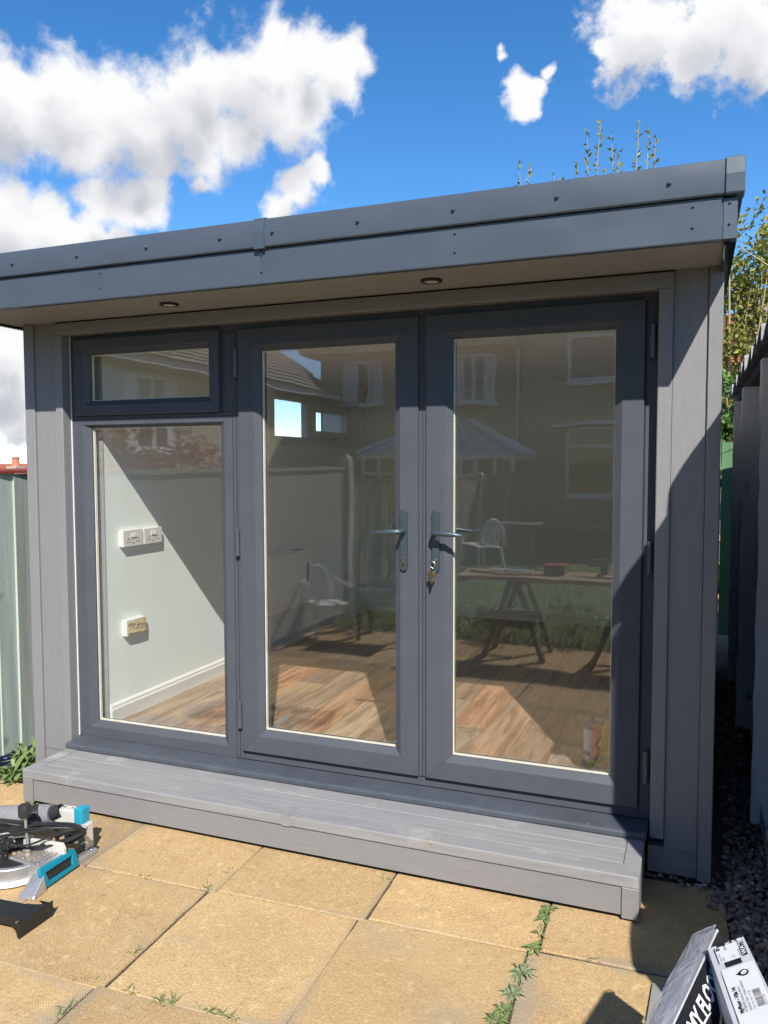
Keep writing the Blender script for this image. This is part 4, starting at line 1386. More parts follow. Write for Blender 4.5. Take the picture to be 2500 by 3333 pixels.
    for k in range(6):
        pts = []
        ph = rr.uniform(-.1, .1)
        for i in range(41):
            a = 2 * PI * i / 40 + ph
            w = .205 + rr.uniform(-.003, .003) + .006 * math.sin(k * 2.1)
            x = .035 + w * math.cos(a) + .004 * math.sin(3 * a + k)
            z = .125 + (.034 + .0035 * k) * math.sin(a) + .055 * math.cos(a) * .55 + .006 * math.sin(2 * a + k * 1.7)
            y = -.885 + .012 * math.sin(a * 2 + k) + .075 * math.cos(a) + k * .004
            pts.append((x, y, z))
        m.tube(pts, .0042, 7, cap=False)
    m.tube([(.23, -.80, .165), (.13, -.86, .142), (.06, -.91, .115), (.0, -.925, .108)], .0042, 7)
    m.build('cable', 'cord', S, smooth=True)
    m = MB()
    m.hexa([(-.065, -.935, .085), (-.02, -.940, .09), (-.02, -.905, .09), (-.065, -.905, .085)], [(-.062, -.935, .128), (-.02, -.938, .122), (-.02, -.908, .122), (-.062, -.908, .128)])
    m.tube([(-.02, -.923, .107), (.012, -.924, .108)], [.012, .006], 10)
    for (px, pz) in ((-.055, .133), (-.04, .130), (-.06, .115)): m.box(px, -.955, pz - .003, px + .005, -.936, pz + .003)
    m.build('plug', 'black_plastic', S, bevel=.003)


build_saw()


def build_bracket():
    B = empty('gutter_bracket', (.34, -1.2, 0), 'black metal bracket lying on the slabs at the left edge', 'bracket')
    # upright end plate with concave shoulders
    P0 = Vector((.372, -1.262, 0)); P1 = Vector((.372, -1.112, 0))
    m = MB(); m.box(.366, -1.266, .001, .3705, -1.108, .056); m.build('end_plate', 'bracket', B, bevel=.001)
    n = 8
    out = [(.3655, -1.200), (.3655, -1.255)]
    m = MB()
    pts = []
    for i in range(n + 1):
        a = PI / 2 * i / n
        pts.append((.3655 - .045 * (1 - math.sin(a)), .004 + .046 * (1 - math.cos(a)) + .0))
    # near gusset: curved web below the arm
    vs = []; k = len(pts)
    web = [(.3655, .002)] + [(.3655 - .006 - .045 * (i / n), .002 + .046 * (i / n) ** .45) for i in range(n + 1)] + [(.3655, .05)]
    m.prism(web, 'y', -1.262, -1.258)
    m.prism(web, 'y', -1.118, -1.114)
    m.build('gusset', 'bracket', B)
    m = MB()
    m.hexa([(-.15, -1.245, .040), (.3655, -1.235, .046), (.3655, -1.150, .046), (-.15, -1.18, .040)], [(-.15, -1.245, .046), (.3655, -1.235, .052), (.3655, -1.150, .052), (-.15, -1.18, .046)])
    m.hexa([(-.15, -1.248, .012), (.30, -1.240, .022), (.30, -1.236, .022), (-.15, -1.244, .012)], [(-.15, -1.248, .046), (.3655, -1.238, .052), (.3655, -1.2345, .052), (-.15, -1.244, .046)])
    n_ = 8
    for i in range(n_):
        a0, a1 = i / n_, (i + 1) / n_
        w0, w1 = .03 * a0 ** 2, .03 * a1 ** 2
        x0, x1 = .29 + .0755 * a0, .29 + .0755 * a1
        m.hexa([(x0, -1.154, .0465), (x1, -1.154, .0465), (x1, -1.150 + w1, .0465), (x0, -1.150 + w0, .0465)], [(x0, -1.154, .0515), (x1, -1.154, .0515), (x1, -1.150 + w1, .0515), (x0, -1.150 + w0, .0515)])
    m.build('arm', 'bracket', B)
    MB().lathe([(.006, 0), (.006, -.002), (.003, -.004)], (.335, -1.2395, .038), 10, 'y').build('rivet', 'nickel', B)


build_bracket()


def build_cartons():
    # split carton with a black printed side, its ridge running towards the viewer
    A = empty('flooring_carton', (2.49, -1.05, 0), 'torn flooring carton in clear film with black printed side, nearest the step', 'carton', 'flooring cartons')
    up_ = lambda p: CAM + (Vector(p) - CAM) * .81      # they stand about half a metre high
    Rf, Rn = Vector((2.579, -.882, .300)), Vector((2.420, -1.55, .300))
    Lf, Ln = Vector((2.518, -.845, .240)), Vector((2.358, -1.50, .240))
    Qf, Qn = Vector((2.655, -.905, .215)), Vector((2.500, -1.57, .215))
    Rf, Rn, Lf, Ln, Qf, Qn = map(up_, (Rf, Rn, Lf, Ln, Qf, Qn))
    gz = lambda p, dx=0: Vector((p.x + dx, p.y, .004))

    def slab(a, b, c, d, name, mat, parent, t=.006, sub=10, wob=.0022, seed=1):
        """a-b far edge, d-c near edge: a sheet with thickness and slight crumple"""
        r = random.Random(seed)
        nrm = (b - a).cross(d - a).normalized()
        if nrm.z < 0: nrm = -nrm
        m = MB(); nx = 5
        for s in (0, 1):
            for j in range(sub + 1):
                for i in range(nx + 1):
                    p = a.lerp(b, i / nx).lerp(d.lerp(c, i / nx), j / sub)
                    w = nrm * r.uniform(-wob, wob) if 0 < i < nx else nrm * r.uniform(-wob, wob) * .4
                    m.v.append(tuple(p + w - nrm * t * s))
        N = (nx + 1) * (sub + 1)
        for j in range(sub):
            for i in range(nx):
                q = j * (nx + 1) + i
                m.f.append((q, q + 1, q + nx + 2, q + nx + 1)); m.f.append((N + q, N + q + nx + 1, N + q + nx + 2, N + q + 1))
        def rim(ix):
            for k in range(len(ix) - 1): m.f.append((ix[k], ix[k] + N, ix[k + 1] + N, ix[k + 1]))
        rim(list(range(nx + 1))); rim([sub * (nx + 1) + i for i in range(nx, -1, -1)])
        rim([j * (nx + 1) for j in range(sub, -1, -1)]); rim([j * (nx + 1) + nx for j in range(sub + 1)])
        return m.build(name, mat, parent, smooth=True, angle=25)
    slab(Lf, Rf, Rn, Ln, 'film_side', 'card_white', A, seed=2, wob=.0012)
    up = Vector((-.004, .004, .009))
    slab(Lf + up * .6, Rf + up * .8, Rn + up, Ln + up, 'film_wrap', 'film', A, t=.0006, wob=.0022, sub=14, seed=5)
    pr = slab(Rf + Vector((.002, -.01, -.002)), Qf, Qn, Rn + Vector((.002, 0, -.002)), 'printed_side', 'card_black', A, seed=3)
    # inner brown flaps and the sides down to the ground
    m = MB()
    m.hexa([gz(Lf, .03), gz(Qf, .03), gz(Qn, .03), gz(Ln, .03)], [Lf + Vector((.004, -.02, -.012)), Qf + Vector((-.006, -.02, -.012)), Qn + Vector((-.006, 0, -.012)), Ln + Vector((.004, 0, -.012))])
    m.build('inner_carton', 'card', A)
    d = (Rf - Rn).normalized()
    e = (Qf - Rf).normalized()
    text_part('MY FLOOR', .045, 'white_ink', A, Rn + d * .212 + e * .055 + Vector((0, 0, .0035)), d, -e, bold=.0015)
    m = MB()
    arc = []
    for k in range(13):
        a = PI * .15 + PI * .7 * k / 12
        arc.append(Rn + d * (.243 + .08 * math.cos(a)) + e * (.065 - .010 * math.sin(a)) + Vector((0, 0, .004)))
    m.tube(arc, [.0008 + .002 * math.sin(PI * k / 12) for k in range(13)], 5)
    m.build('printed_swoosh', 'white_ink', A)
    text_part('my Floor', .028, 'grey_card', A, Ln + d * .10 + (Rn - Ln) * .45 + Vector((0, 0, .005)), d, (Ln - Rn))
    # torn strip of brown board between the cartons
    m = MB()
    pts = [up_(p) for p in ((2.60, -1.02, .27), (2.585, -1.12, .262), (2.575, -1.24, .25), (2.56, -1.40, .24))]
    for i in range(3):
        a, b2 = pts[i], pts[i + 1]
        m.hexa([a + Vector((0, 0, -.12)), a + Vector((.022, .004, -.12)), b2 + Vector((.022, .004, -.12)), b2 + Vector((0, 0, -.12))], [a, a + Vector((.004, .001, 0)), b2 + Vector((.004, .001, 0)), b2])
    m.build('torn_flap', 'card', A)
    # second carton with the printed label
    Bc = empty('flooring_carton', (2.64, -1.15, 0), 'white flooring carton with delivery sticker and barcode label, at the bottom right corner', 'carton', 'flooring cartons')
    TL = up_((2.551, -1.027, .320)); TR = up_((2.640, -.990, .352))
    dn = Vector((.0505, -.284, .0)) * 1.75 * .81
    BL = TL + dn; BR = TR + dn + Vector((.012, .005, 0))
    slab(TL, TR, BR, BL, 'lid', 'card_white', Bc, sub=14, wob=.0016, seed=9)
    m = MB()
    m.hexa([gz(TL, .03), gz(TR, .05), gz(BR, .05), gz(BL, .03)], [TL + Vector((.002, -.004, -.007)), TR + Vector((.0, -.004, -.007)), BR + Vector((0, 0, -.007)), BL + Vector((.002, 0, -.007))])
    m.build('box_body', 'card_white', Bc)
    U = (TR - TL); V = dn

    def at(s, t, h=.003):
        nrm = U.cross(V).normalized()
        if nrm.z < 0: nrm = -nrm
        return TL + U * s + V * t + nrm * h
    us, vs = U.normalized(), (-V).normalized()      # text runs up the long axis, its top to the left
    uy = -us

    def patch(s0, t0, s1, t1, h, name, mat, t2=None):
        m = MB(); m.v = [tuple(at(s0, t0, h)), tuple(at(s1, t0, h)), tuple(at(s1, t1, h)), tuple(at(s0, t1, h))]; m.f = [(0, 1, 2, 3)]
        return m.build(name, mat, Bc)
    patch(.26, .002, .66, .045, .0030, 'printed_band', 'card_black')
    patch(.30, .135, .72, .205, .0028, 'printed_band', 'card_black')
    patch(.14, .215, .99, .70, .0026, 'product_label', 'paper')
    patch(.17, .035, .93, .168, .0040, 'delivery_sticker', 'paper')
    patch(.775, .038, .928, .165, .0046, 'sticker_block', 'ink')
    text_part('R', 0.01539, 'white_ink', Bc, at(.60, .038, .0040), vs, uy)
    text_part('WAT08', 0.01300, 'paper', Bc, at(.905, .158, .0052), vs, uy, bold=.0004, squash=1.3)
    patch(.19, .042, .29, .066, .0046, 'sticker_block', 'ink')
    text_part('9', 0.00729, 'paper', Bc, at(.28, .060, .0052), vs, uy)
    text_part('S8 9EN', 0.00689, 'ink', Bc, at(.46, .080, .0046), vs, uy)
    text_part('FACK/1679605-2', 0.00389, 'ink', Bc, at(.25, .162, .0046), vs, uy)
    text_part('LVBJH83', 0.00389, 'ink', Bc, at(.32, .162, .0046), vs, uy)
    text_part('11', 0.01134, 'ink', Bc, at(.62, .160, .0046), vs, uy)
    text_part('4453510 27/03', 0.00445, 'ink', Bc, at(.76, .164, .0046), vs, uy)
    text_part('MyFloor - Villa V4', 0.01037, 'ink', Bc, at(.33, .550, .0036), vs, uy, bold=.0005)
    for i, tx in enumerate(('M1203/ER Harbour Eiche /', 'Harbour Oak / Ch\u00eane Harbour')):
        text_part(tx, 0.00697, 'ink', Bc, at(.43 + .10 * i, .550, .0036), vs, uy)
    text_part('3 Stk. / Pcs. / Stk / St / Qty', 0.00502, 'ink', Bc, at(.62, .550, .0036), vs, uy)
    m = MB()
    rb = random.Random(12)
    t = .42
    while t < .545:
        w = rb.choice([.002, .003, .004, .005])
        n = len(m.v)
        m.v += [tuple(at(.68, t, .0036)), tuple(at(.86, t, .0036)), tuple(at(.86, t + w, .0036)), tuple(at(.68, t + w, .0036))]
        m.f.append((n, n + 1, n + 2, n + 3)); t += w + rb.choice([.002, .003, .004])
    m.build('barcode', 'ink', Bc)
    text_part('4 012171 311701', 0.00454, 'ink', Bc, at(.92, .548, .0036), vs, uy)
    # round emblem: black drop with a pale sign in it
    m = MB(); c = at(.66, .282, .0036); pts = []
    for k in range(24):
        a = 2 * PI * k / 24
        p = c + us * .0101 * math.cos(a) + vs * .0101 * math.sin(a)
        pts.append(p)
    m.v = [tuple(p) for p in pts] + [tuple(c - us * .017)]
    m.f = [tuple(range(24)), (9, 15, 24)]
    m.build('emblem', 'ink', Bc)
    m = MB(); c = at(.66, .282, .0042)
    m.v = [tuple(c + (us * a + vs * b) * .81) for a, b in ((-.007, -.006), (.001, -.008), (.008, -.002), (.006, .007), (-.002, .007), (-.008, .002))]
    m.f = [tuple(range(6))]
    m.build('emblem_sign', 'paper', Bc)
    text_part('L', 0.00648, 'ink', Bc, at(.69, .295, .0048), vs, uy)
    # flat grey sheet on the slabs
    m = MB().hexa([(2.403, -.742, .002), (2.50, -.72, .002), (2.48, -1.30, .002), (2.375, -1.30, .002)], [(2.403, -.742, .010), (2.50, -.72, .010), (2.48, -1.30, .010), (2.375, -1.30, .010)])
    tag(m.build('card_sheet', 'grey_card', bevel=.001), 'flat grey cardboard sheet lying under the cartons', 'cardboard')
    # unseen bin by the garage corner, added to cast shadow beside the step
    for i, (x0, y1, y0, h, lb) in enumerate(((2.83, -1.26, -1.62, 1.06, 'unseen dark green wheelie bin at the garage corner, added for its shadow'),)):
        T = empty('shadow_bin', (x0 + .26, (y0 + y1) / 2, 0), lb, 'bin')
        x1 = x0 + .52
        m = MB().hexa([(x0 + .07, y0 + .05, .03), (x1 - .07, y0 + .05, .03), (x1 - .07, y1 - .05, .03), (x0 + .07, y1 - .05, .03)], [(x0 + .01, y0 + .01, h - .09), (x1 - .01, y0 + .01, h - .09), (x1 - .01, y1 - .01, h - .09), (x0 + .01, y1 - .01, h - .09)])
        m.build('body', 'bin_green', T, bevel=.02, seg=2)
        n = 10; prof = [(y0 + (y1 - y0) * k / n, h - .088 + .088 * math.sin(PI * (.12 + .76 * k / n)) ** .7) for k in range(n + 1)]
        MB().prism([(y0, h - .088)] + prof + [(y1, h - .088)], 'x', x0, x1).build('lid', 'bin_green', T)
        for s_ in (x0 + .03, x1 - .09):
            MB().lathe([(.10, 0), (.105, .02), (.105, .045), (.10, .06)], (s_, y0 + .10, .105), 20, 'x').build('wheel', 'rubber', T, smooth=True)


build_cartons()


def build_small():
    # keys hanging from the right door's lock
    K = empty('key_bunch', (1.470, -.05, 1.19), 'bunch of keys hanging from the right door lock', 'keys')
    m = MB(); m.box(1.4690, -.056, 1.206, 1.4715, -.037, 1.218)
    m.lathe([(.010, -.0012), (.010, .0012)], (1.4705, -.062, 1.214), 16, 'x'); m.build('key_in_lock', 'nickel', K)
    m = MB(); pts = [(1.468 + .0105 * math.sin(a), -.066 + .002 * math.cos(a), 1.196 + .0135 * math.cos(a)) for a in [2 * PI * k / 20 for k in range(21)]]
    m.tube(pts, .0011, 6, cap=False)
    pts = [(1.466 + .0085 * math.sin(a), -.067 - .004 * math.cos(a), 1.174 + .011 * math.cos(a)) for a in [2 * PI * k / 20 for k in range(21)]]
    m.tube(pts, .0011, 6, cap=False)
    m.build('key_ring', 'nickel', K, smooth=True)
    for i, (dx, rot, mt) in enumerate(((-.006, -.12, 'brass'), (.004, .10, 'nickel'), (.009, .2, 'nickel'))):
        m = MB()
        M4 = Matrix.Translation((1.467 + dx, -.070 + .003 * i, 1.163)) @ Matrix.Rotation(rot, 4, 'Y')
        out = [(-.0095, 0), (-.010, -.010), (-.006, -.019), (-.0038, -.021), (-.0038, -.047), (-.001, -.050), (.002, -.047), (.0035, -.043), (.002, -.040), (.0036, -.036), (.002, -.032), (.0038, -.027), (.0038, -.021), (.006, -.019), (.010, -.010), (.0095, 0), (.005, .005), (-.005, .005)]
        m.prism(out, 'y', -.0011, .0011, M4)
        m.build('key', mt, K)
    # wall sockets on the left inner wall
    x = -.375
    for i, (ya, yb, za, zb) in enumerate(((.184, .345, 1.181, 1.270), (.357, .515, 1.181, 1.268))):
        T = empty('wall_socket', (x, (ya + yb) / 2, za), ['double wall socket nearer the glass, fully in the sun', 'double wall socket further in, half in shadow'][i], 'socket', 'double sockets')
        MB().box(x, ya, za, x + .022, yb, zb).build('back_box', 'white_plastic', T, bevel=.002)
        MB().box(x + .0222, ya - .001, za - .001, x + .030, yb + .001, zb + .001).build('face_plate', 'white_plastic', T, bevel=.003, seg=2)
        h = MB()
        for cy in (ya + .042, yb - .042):
            h.box(x + .030, cy - .004, za + .036, x + .0304, cy + .004, za + .044)
            for s in (-1, 1): h.box(x + .030, cy + s * .011 - .0045, za + .020, x + .0304, cy + s * .011 + .0045, za + .026)
        h.box(x + .030, (ya + yb) / 2 - .006, za + .014, x + .0304, (ya + yb) / 2 + .006, za + .020)
        h.build('pin_hole', 'rubber', T)
        for s in (-1, 1):
            c = (ya + yb) / 2 + s * .0105
            MB().hexa([(x + .030, c - .009, za + .050), (x + .036, c - .009, za + .050), (x + .036, c + .009, za + .050), (x + .030, c + .009, za + .050)], [(x + .030, c - .009, za + .072), (x + .032, c - .009, za + .072), (x + .032, c + .009, za + .072), (x + .030, c + .009, za + .072)]).build('switch', 'white_plastic', T, bevel=.001)
    T = empty('taped_wall_plate', (x, .275, .695), 'wall plate covered with crumpled masking tape, below the sockets', 'wall plate')
    MB().box(x, .193, .695, x + .032, .356, .782).build('back_box', 'white_plastic', T, bevel=.002)
    m = MB(); r = random.Random(5)
    n = 10
    for j in range(n + 1):
        for i in range(n + 1):
            m.v.append((x + .033 + (r.uniform(0, .004) if 0 < i < n and 0 < j < n else 0) + .004 * max(0, math.sin(j * .9 + i * .25)), .200 + .150 * i / n, .702 + .074 * j / n))
    for j in range(n):
        for i in range(n):
            q = j * (n + 1) + i; m.f.append((q, q + 1, q + n + 2, q + n + 1))
    m.build('masking_tape', 'masking_tape', T)
    # panel heater on the left wall
    T = empty('panel_heater', (x, 2.0, .545), 'cream wall panel heater seen through the left door', 'heater')
    MB().box(x + .035, 1.30, .548, x + .110, 2.287, .970).build('casing', 'heater', T, bevel=.012, seg=3)
    MB().prism([(2.20 + .018 * math.cos(a), .80 + (.055 if math.sin(a) > 0 else -.055) + .018 * math.sin(a)) for a in [2 * PI * k / 20 for k in range(20)]], 'x', x + .1102, x + .113).build('control_panel', 'black_plastic', T)
    MB().box(x + .03, 1.9, .9702, x + .075, 2.22, .973).build('outlet_grille', 'rubber', T)
    m = MB(); r = random.Random(2)
    m.hexa([(x + .02, 1.62, .974), (x + .16, 1.62, .974), (x + .15, 1.98, .974), (x + .02, 1.98, .974)], [(x + .02, 1.62, .986), (x + .16, 1.62, .983), (x + .15, 1.98, .983), (x + .02, 1.98, .987)])
    tag(m.build('leaflet', 'paper', bevel=.002), 'white instruction leaflet lying on top of the heater', 'leaflet')
    # sports bottle and a crumpled bag on the floor at the right
    T = empty('sports_bottle', (2.075, .45, .2505), 'white sports bottle with blue cap behind the right door', 'bottle')
    c = (2.075, .45, .2505)
    MB().lathe([(.030, 0), (.036, .006), (.036, .060), (.0335, .085), (.036, .110), (.036, .135), (.030, .150)], c, 28).build('body', 'bottle_white', T, smooth=True)
    MB().lathe([(.0362, .030), (.0366, .031), (.0366, .052), (.0362, .053)], c, 28).build('blue_print', 'bottle_blue', T, smooth=True)
    MB().lathe([(.0312, .150), (.0345, .152), (.034, .166), (.022, .182), (.011, .187), (.011, .200), (.007, .206)], c, 28).build('cap', 'bottle_blue', T, smooth=True)
    T = empty('carrier_bag', (2.14, .45, .2505), 'crumpled red and yellow carrier bag beside the sports bottle', 'bag')
    r = random.Random(8)

    def crumple(pts, name, mt, amp=.008):
        m = MB(); nx, ny = 7, 9
        a, b, c_, d = [Vector(p) for p in pts]
        for j in range(ny + 1):
            for i in range(nx + 1):
                p = a.lerp(b, i / nx).lerp(d.lerp(c_, i / nx), j / ny)
                m.v.append(tuple(p + Vector((r.uniform(-amp, amp), r.uniform(-amp, amp) - .018 * math.sin(i * 1.3), r.uniform(-amp, amp) * .4))))
        for j in range(ny):
            for i in range(nx):
                q = j * (nx + 1) + i; m.f.append((q, q + 1, q + nx + 2, q + nx + 1))
        o = m.build(name, mt, T, smooth=True, angle=80)
        md = o.modifiers.new('solid', 'SOLIDIFY'); md.thickness = .0015
    crumple([(2.085, .395, .275), (2.20, .40, .28), (2.22, .41, .445), (2.09, .40, .44)], 'red_side', 'bag_red')
    crumple([(2.105, .372, .30), (2.165, .368, .30), (2.20, .38, .475), (2.14, .375, .47)], 'yellow_side', 'bag_yellow')
    crumple([(2.06, .372, .254), (2.21, .376, .254), (2.21, .39, .298), (2.07, .388, .282)], 'yellow_hem', 'bag_yellow', .006)
    crumple([(2.105, .379, .285), (2.18, .380, .285), (2.18, .385, .315), (2.11, .385, .312)], 'green_print', 'bag_green', .006)
    # a pale dry seed wing on the step edge
    m = MB(); m.leaf(Vector((1.572, -.424, .158)), Vector((.42, -.1, .85)).normalized(), Vector((0, -1, .3)), .036, .008)
    o = m.build('fallen_leaf', 'twig', recalc=False)
    tag(o, 'pale dry leaf blade lying on the step edge', 'leaf')


build_small()


# ------------------------------------------------------------------ weeds in the joints
def rosette(name, label, x, y, n, ln, wd, mt, seed, lift=.4, group=None, z=0.0, cat='weed'):
    r = random.Random(seed)
    m = MB()
    for k in range(n):
        a = 2 * PI * k / n * 2.4 + r.uniform(-.4, .4)
        up = r.uniform(.1, lift)
        d = Vector((math.cos(a), math.sin(a), up)).normalized()
        L = ln * r.uniform(.5, 1.15)
        p = Vector((x, y, z + .003)) + Vector((math.cos(a), math.sin(a), 0)) * .004
        # a leaf in two hinged halves so that it arches over
        side = d.cross(Vector((0, 0, 1))).normalized()
        w = wd * r.uniform(.7, 1.2)
        q = p + d * L * .5; d2 = Vector((d.x, d.y, d.z - .6)).normalized(); e = q + d2 * L * .5
        b = len(m.v)
        m.v += [tuple(p), tuple(q + side * w * .5 + Vector((0, 0, .002))), tuple(q), tuple(q - side * w * .5 + Vector((0, 0, .002))), tuple(e)]
        m.f += [(b, b + 1, b + 2), (b, b + 2, b + 3), (b + 1, b + 4, b + 2), (b + 2, b + 4, b + 3)]
    o = m.build(name, mt, recalc=False)
    return tag(o, label, cat, group)


def tuft(x, y, n, h, seed, label, dirx=1, z=0.0):
    r = random.Random(seed); m = MB()
    for k in range(n):
        px, py = x + r.uniform(-.03, .03) * dirx, y + r.uniform(-.006, .006) + (0 if dirx else r.uniform(-.03, .03))
        a = r.uniform(0, 6.28); l = h * r.uniform(.5, 1.3)
        d = Vector((math.cos(a) * .8, math.sin(a) * .8, .7)).normalized()
        s = d.cross(Vector((0, 0, 1))).normalized() * .0016
        b = len(m.v); p = Vector((px, py, z - .004)); q = p + d * l * .55; e = q + Vector((d.x, d.y, d.z - .5)).normalized() * l * .5
        m.v += [tuple(p - s), tuple(p + s), tuple(q + s * .8), tuple(q - s * .8), tuple(e)]
        m.f += [(b, b + 1, b + 2, b + 3), (b + 3, b + 2, b + 4)]
    tag(m.build('grass_tuft', 'leaf_weed', recalc=False), label, 'grass', 'grass tufts in the slab joints')


def build_weeds():
    G = 'weeds in the joint right of centre'
    data = [(1.998, -.437, 9, .045, .020, 'leaf_weed', 'round-leaved weed touching the step foot'), (1.995, -.50, 8, .042, .018, 'leaf_weed', 'small bright weed just below the step'),
            (2.004, -.60, 5, .03, .012, 'leaf_weed', 'tiny weed sprig between two larger joint weeds'), (2.003, -.69, 14, .045, .013, 'leaf_weed', 'dark leafy weed where the slab joints cross'),
            (2.0, -.83, 34, .055, .007, 'leaf_pale', 'large pale spiky weed rosette in the slab joint'), (1.998, -.94, 20, .045, .010, 'leaf_pale', 'pale weed directly below the large rosette'),
            (1.992, -1.02, 18, .038, .010, 'leaf_weed', 'weed clump second from the bottom edge'), (1.985, -1.08, 18, .04, .010, 'leaf_weed', 'weed clump at the bottom edge of the picture')]
    for i, (x, y, n, l, w, mt, lb) in enumerate(data):
        rosette('weed', lb, x + .03 * (1.08 + y) / .64, y, n, l, w, mt, 40 + i, .5, G)
    for i, (x, y, n, h, lb, dx) in enumerate([(.788, -.606, 8, .035, 'thin grass tuft in the joint near the step, left of centre', 0), (.793, -.755, 12, .04, 'grass tuft at the slab crossing left of centre', 1), (.785, -1.19, 10, .03, 'grass tuft halfway down the long joint', 0),
                                      (.74, -1.349, 6, .025, 'small grass tuft left of the lower slab crossing', 1), (.779, -1.50, 16, .045, 'grass tuft at the lower left edge of the picture', 0), (.912, -1.349, 12, .03, 'grass tuft just right of the lower slab crossing', 1),
                                      (1.036, -1.352, 24, .04, 'thick grass tuft in the lower joint', 1), (1.18, -1.337, 16, .035, 'middle grass tuft of the lower joint', 1), (1.245, -1.334, 18, .04, 'right end grass tuft of the lower joint', 1),
                                      (.50, -.768, 8, .025, 'sparse grass tuft in the joint right of the saw', 1), (1.402, -.447, 8, .03, 'grass tuft under the middle of the step', 1), (2.216, -.681, 7, .03, 'sunlit grass tuft at the shadow edge', 1), (2.39, -.66, 12, .035, 'mossy tuft in the shaded joint by the cartons', 1)]):
        tuft(x, y, n, h, 60 + i, lb, dx)
    r = random.Random(55); m = MB()
    for k in range(190):
        y = -.43 - .70 * r.random()
        x = 2.0 + .03 * (1.08 + y) / .64 + r.gauss(0, .009)
        a = r.uniform(0, 6.28)
        d = Vector((math.cos(a), math.sin(a), r.uniform(.2, 1.2))).normalized()
        m.leaf(Vector((x, y, -.002)), d, Vector((0, 0, 1)), r.uniform(.007, .020), r.uniform(.003, .006))
    for k in range(260):
        u = r.random()
        if k % 2: x, y = .79 + r.gauss(0, .004), -.45 - 1.05 * u
        else: x, y = .30 + 1.15 * u, -.772 + .03 * u + r.gauss(0, .004)
        a = r.uniform(0, 6.28)
        m.leaf(Vector((x, y, -.004)), Vector((math.cos(a), math.sin(a), r.uniform(.2, .9))).normalized(), Vector((0, 0, 1)), r.uniform(.005, .014), r.uniform(.002, .005))
    tag(m.build('joint_growth', 'leaf_weed', recalc=False), 'fine moss and seedlings growing in the slab joints', kind='stuff')
    # weeds under the left fence
    GL = 'weeds under the left fence'
    for i, (x, y, n, l, w, lb) in enumerate([(-.80, -.18, 26, .17, .035, 'broad weed clump below the fence, with a violet flower'), (-.84, -.03, 22, .20, .03, 'tall weed clump against the fence foot'), (-.87, .06, 18, .22, .02, 'grassy weed clump by the room corner'), (-.72, -.24, 16, .10, .025, 'low weed clump at the slab edge'), (-.90, -.35, 18, .16, .03, 'weed clump at the left picture edge')]):
        o = rosette('weed', lb, x, y, n, l, w, 'leaf_weed', 80 + i, 1.6, GL, -.01)
        if i == 0:
            m = MB()
            for k in range(6):
                a = 2 * PI * k / 6
                m.leaf(Vector((-.80, -.215, .105)), Vector((math.cos(a), math.sin(a), .3)).normalized(), Vector((0, 0, 1)), .013, .009)
            f = m.build('flower', 'flower', o, recalc=False)
    rosette('weed', 'small weed at the step corner behind the saw', -.40, -.46, 10, .06, .025, 'leaf_weed', 91, .8, GL, 0)


build_weeds()


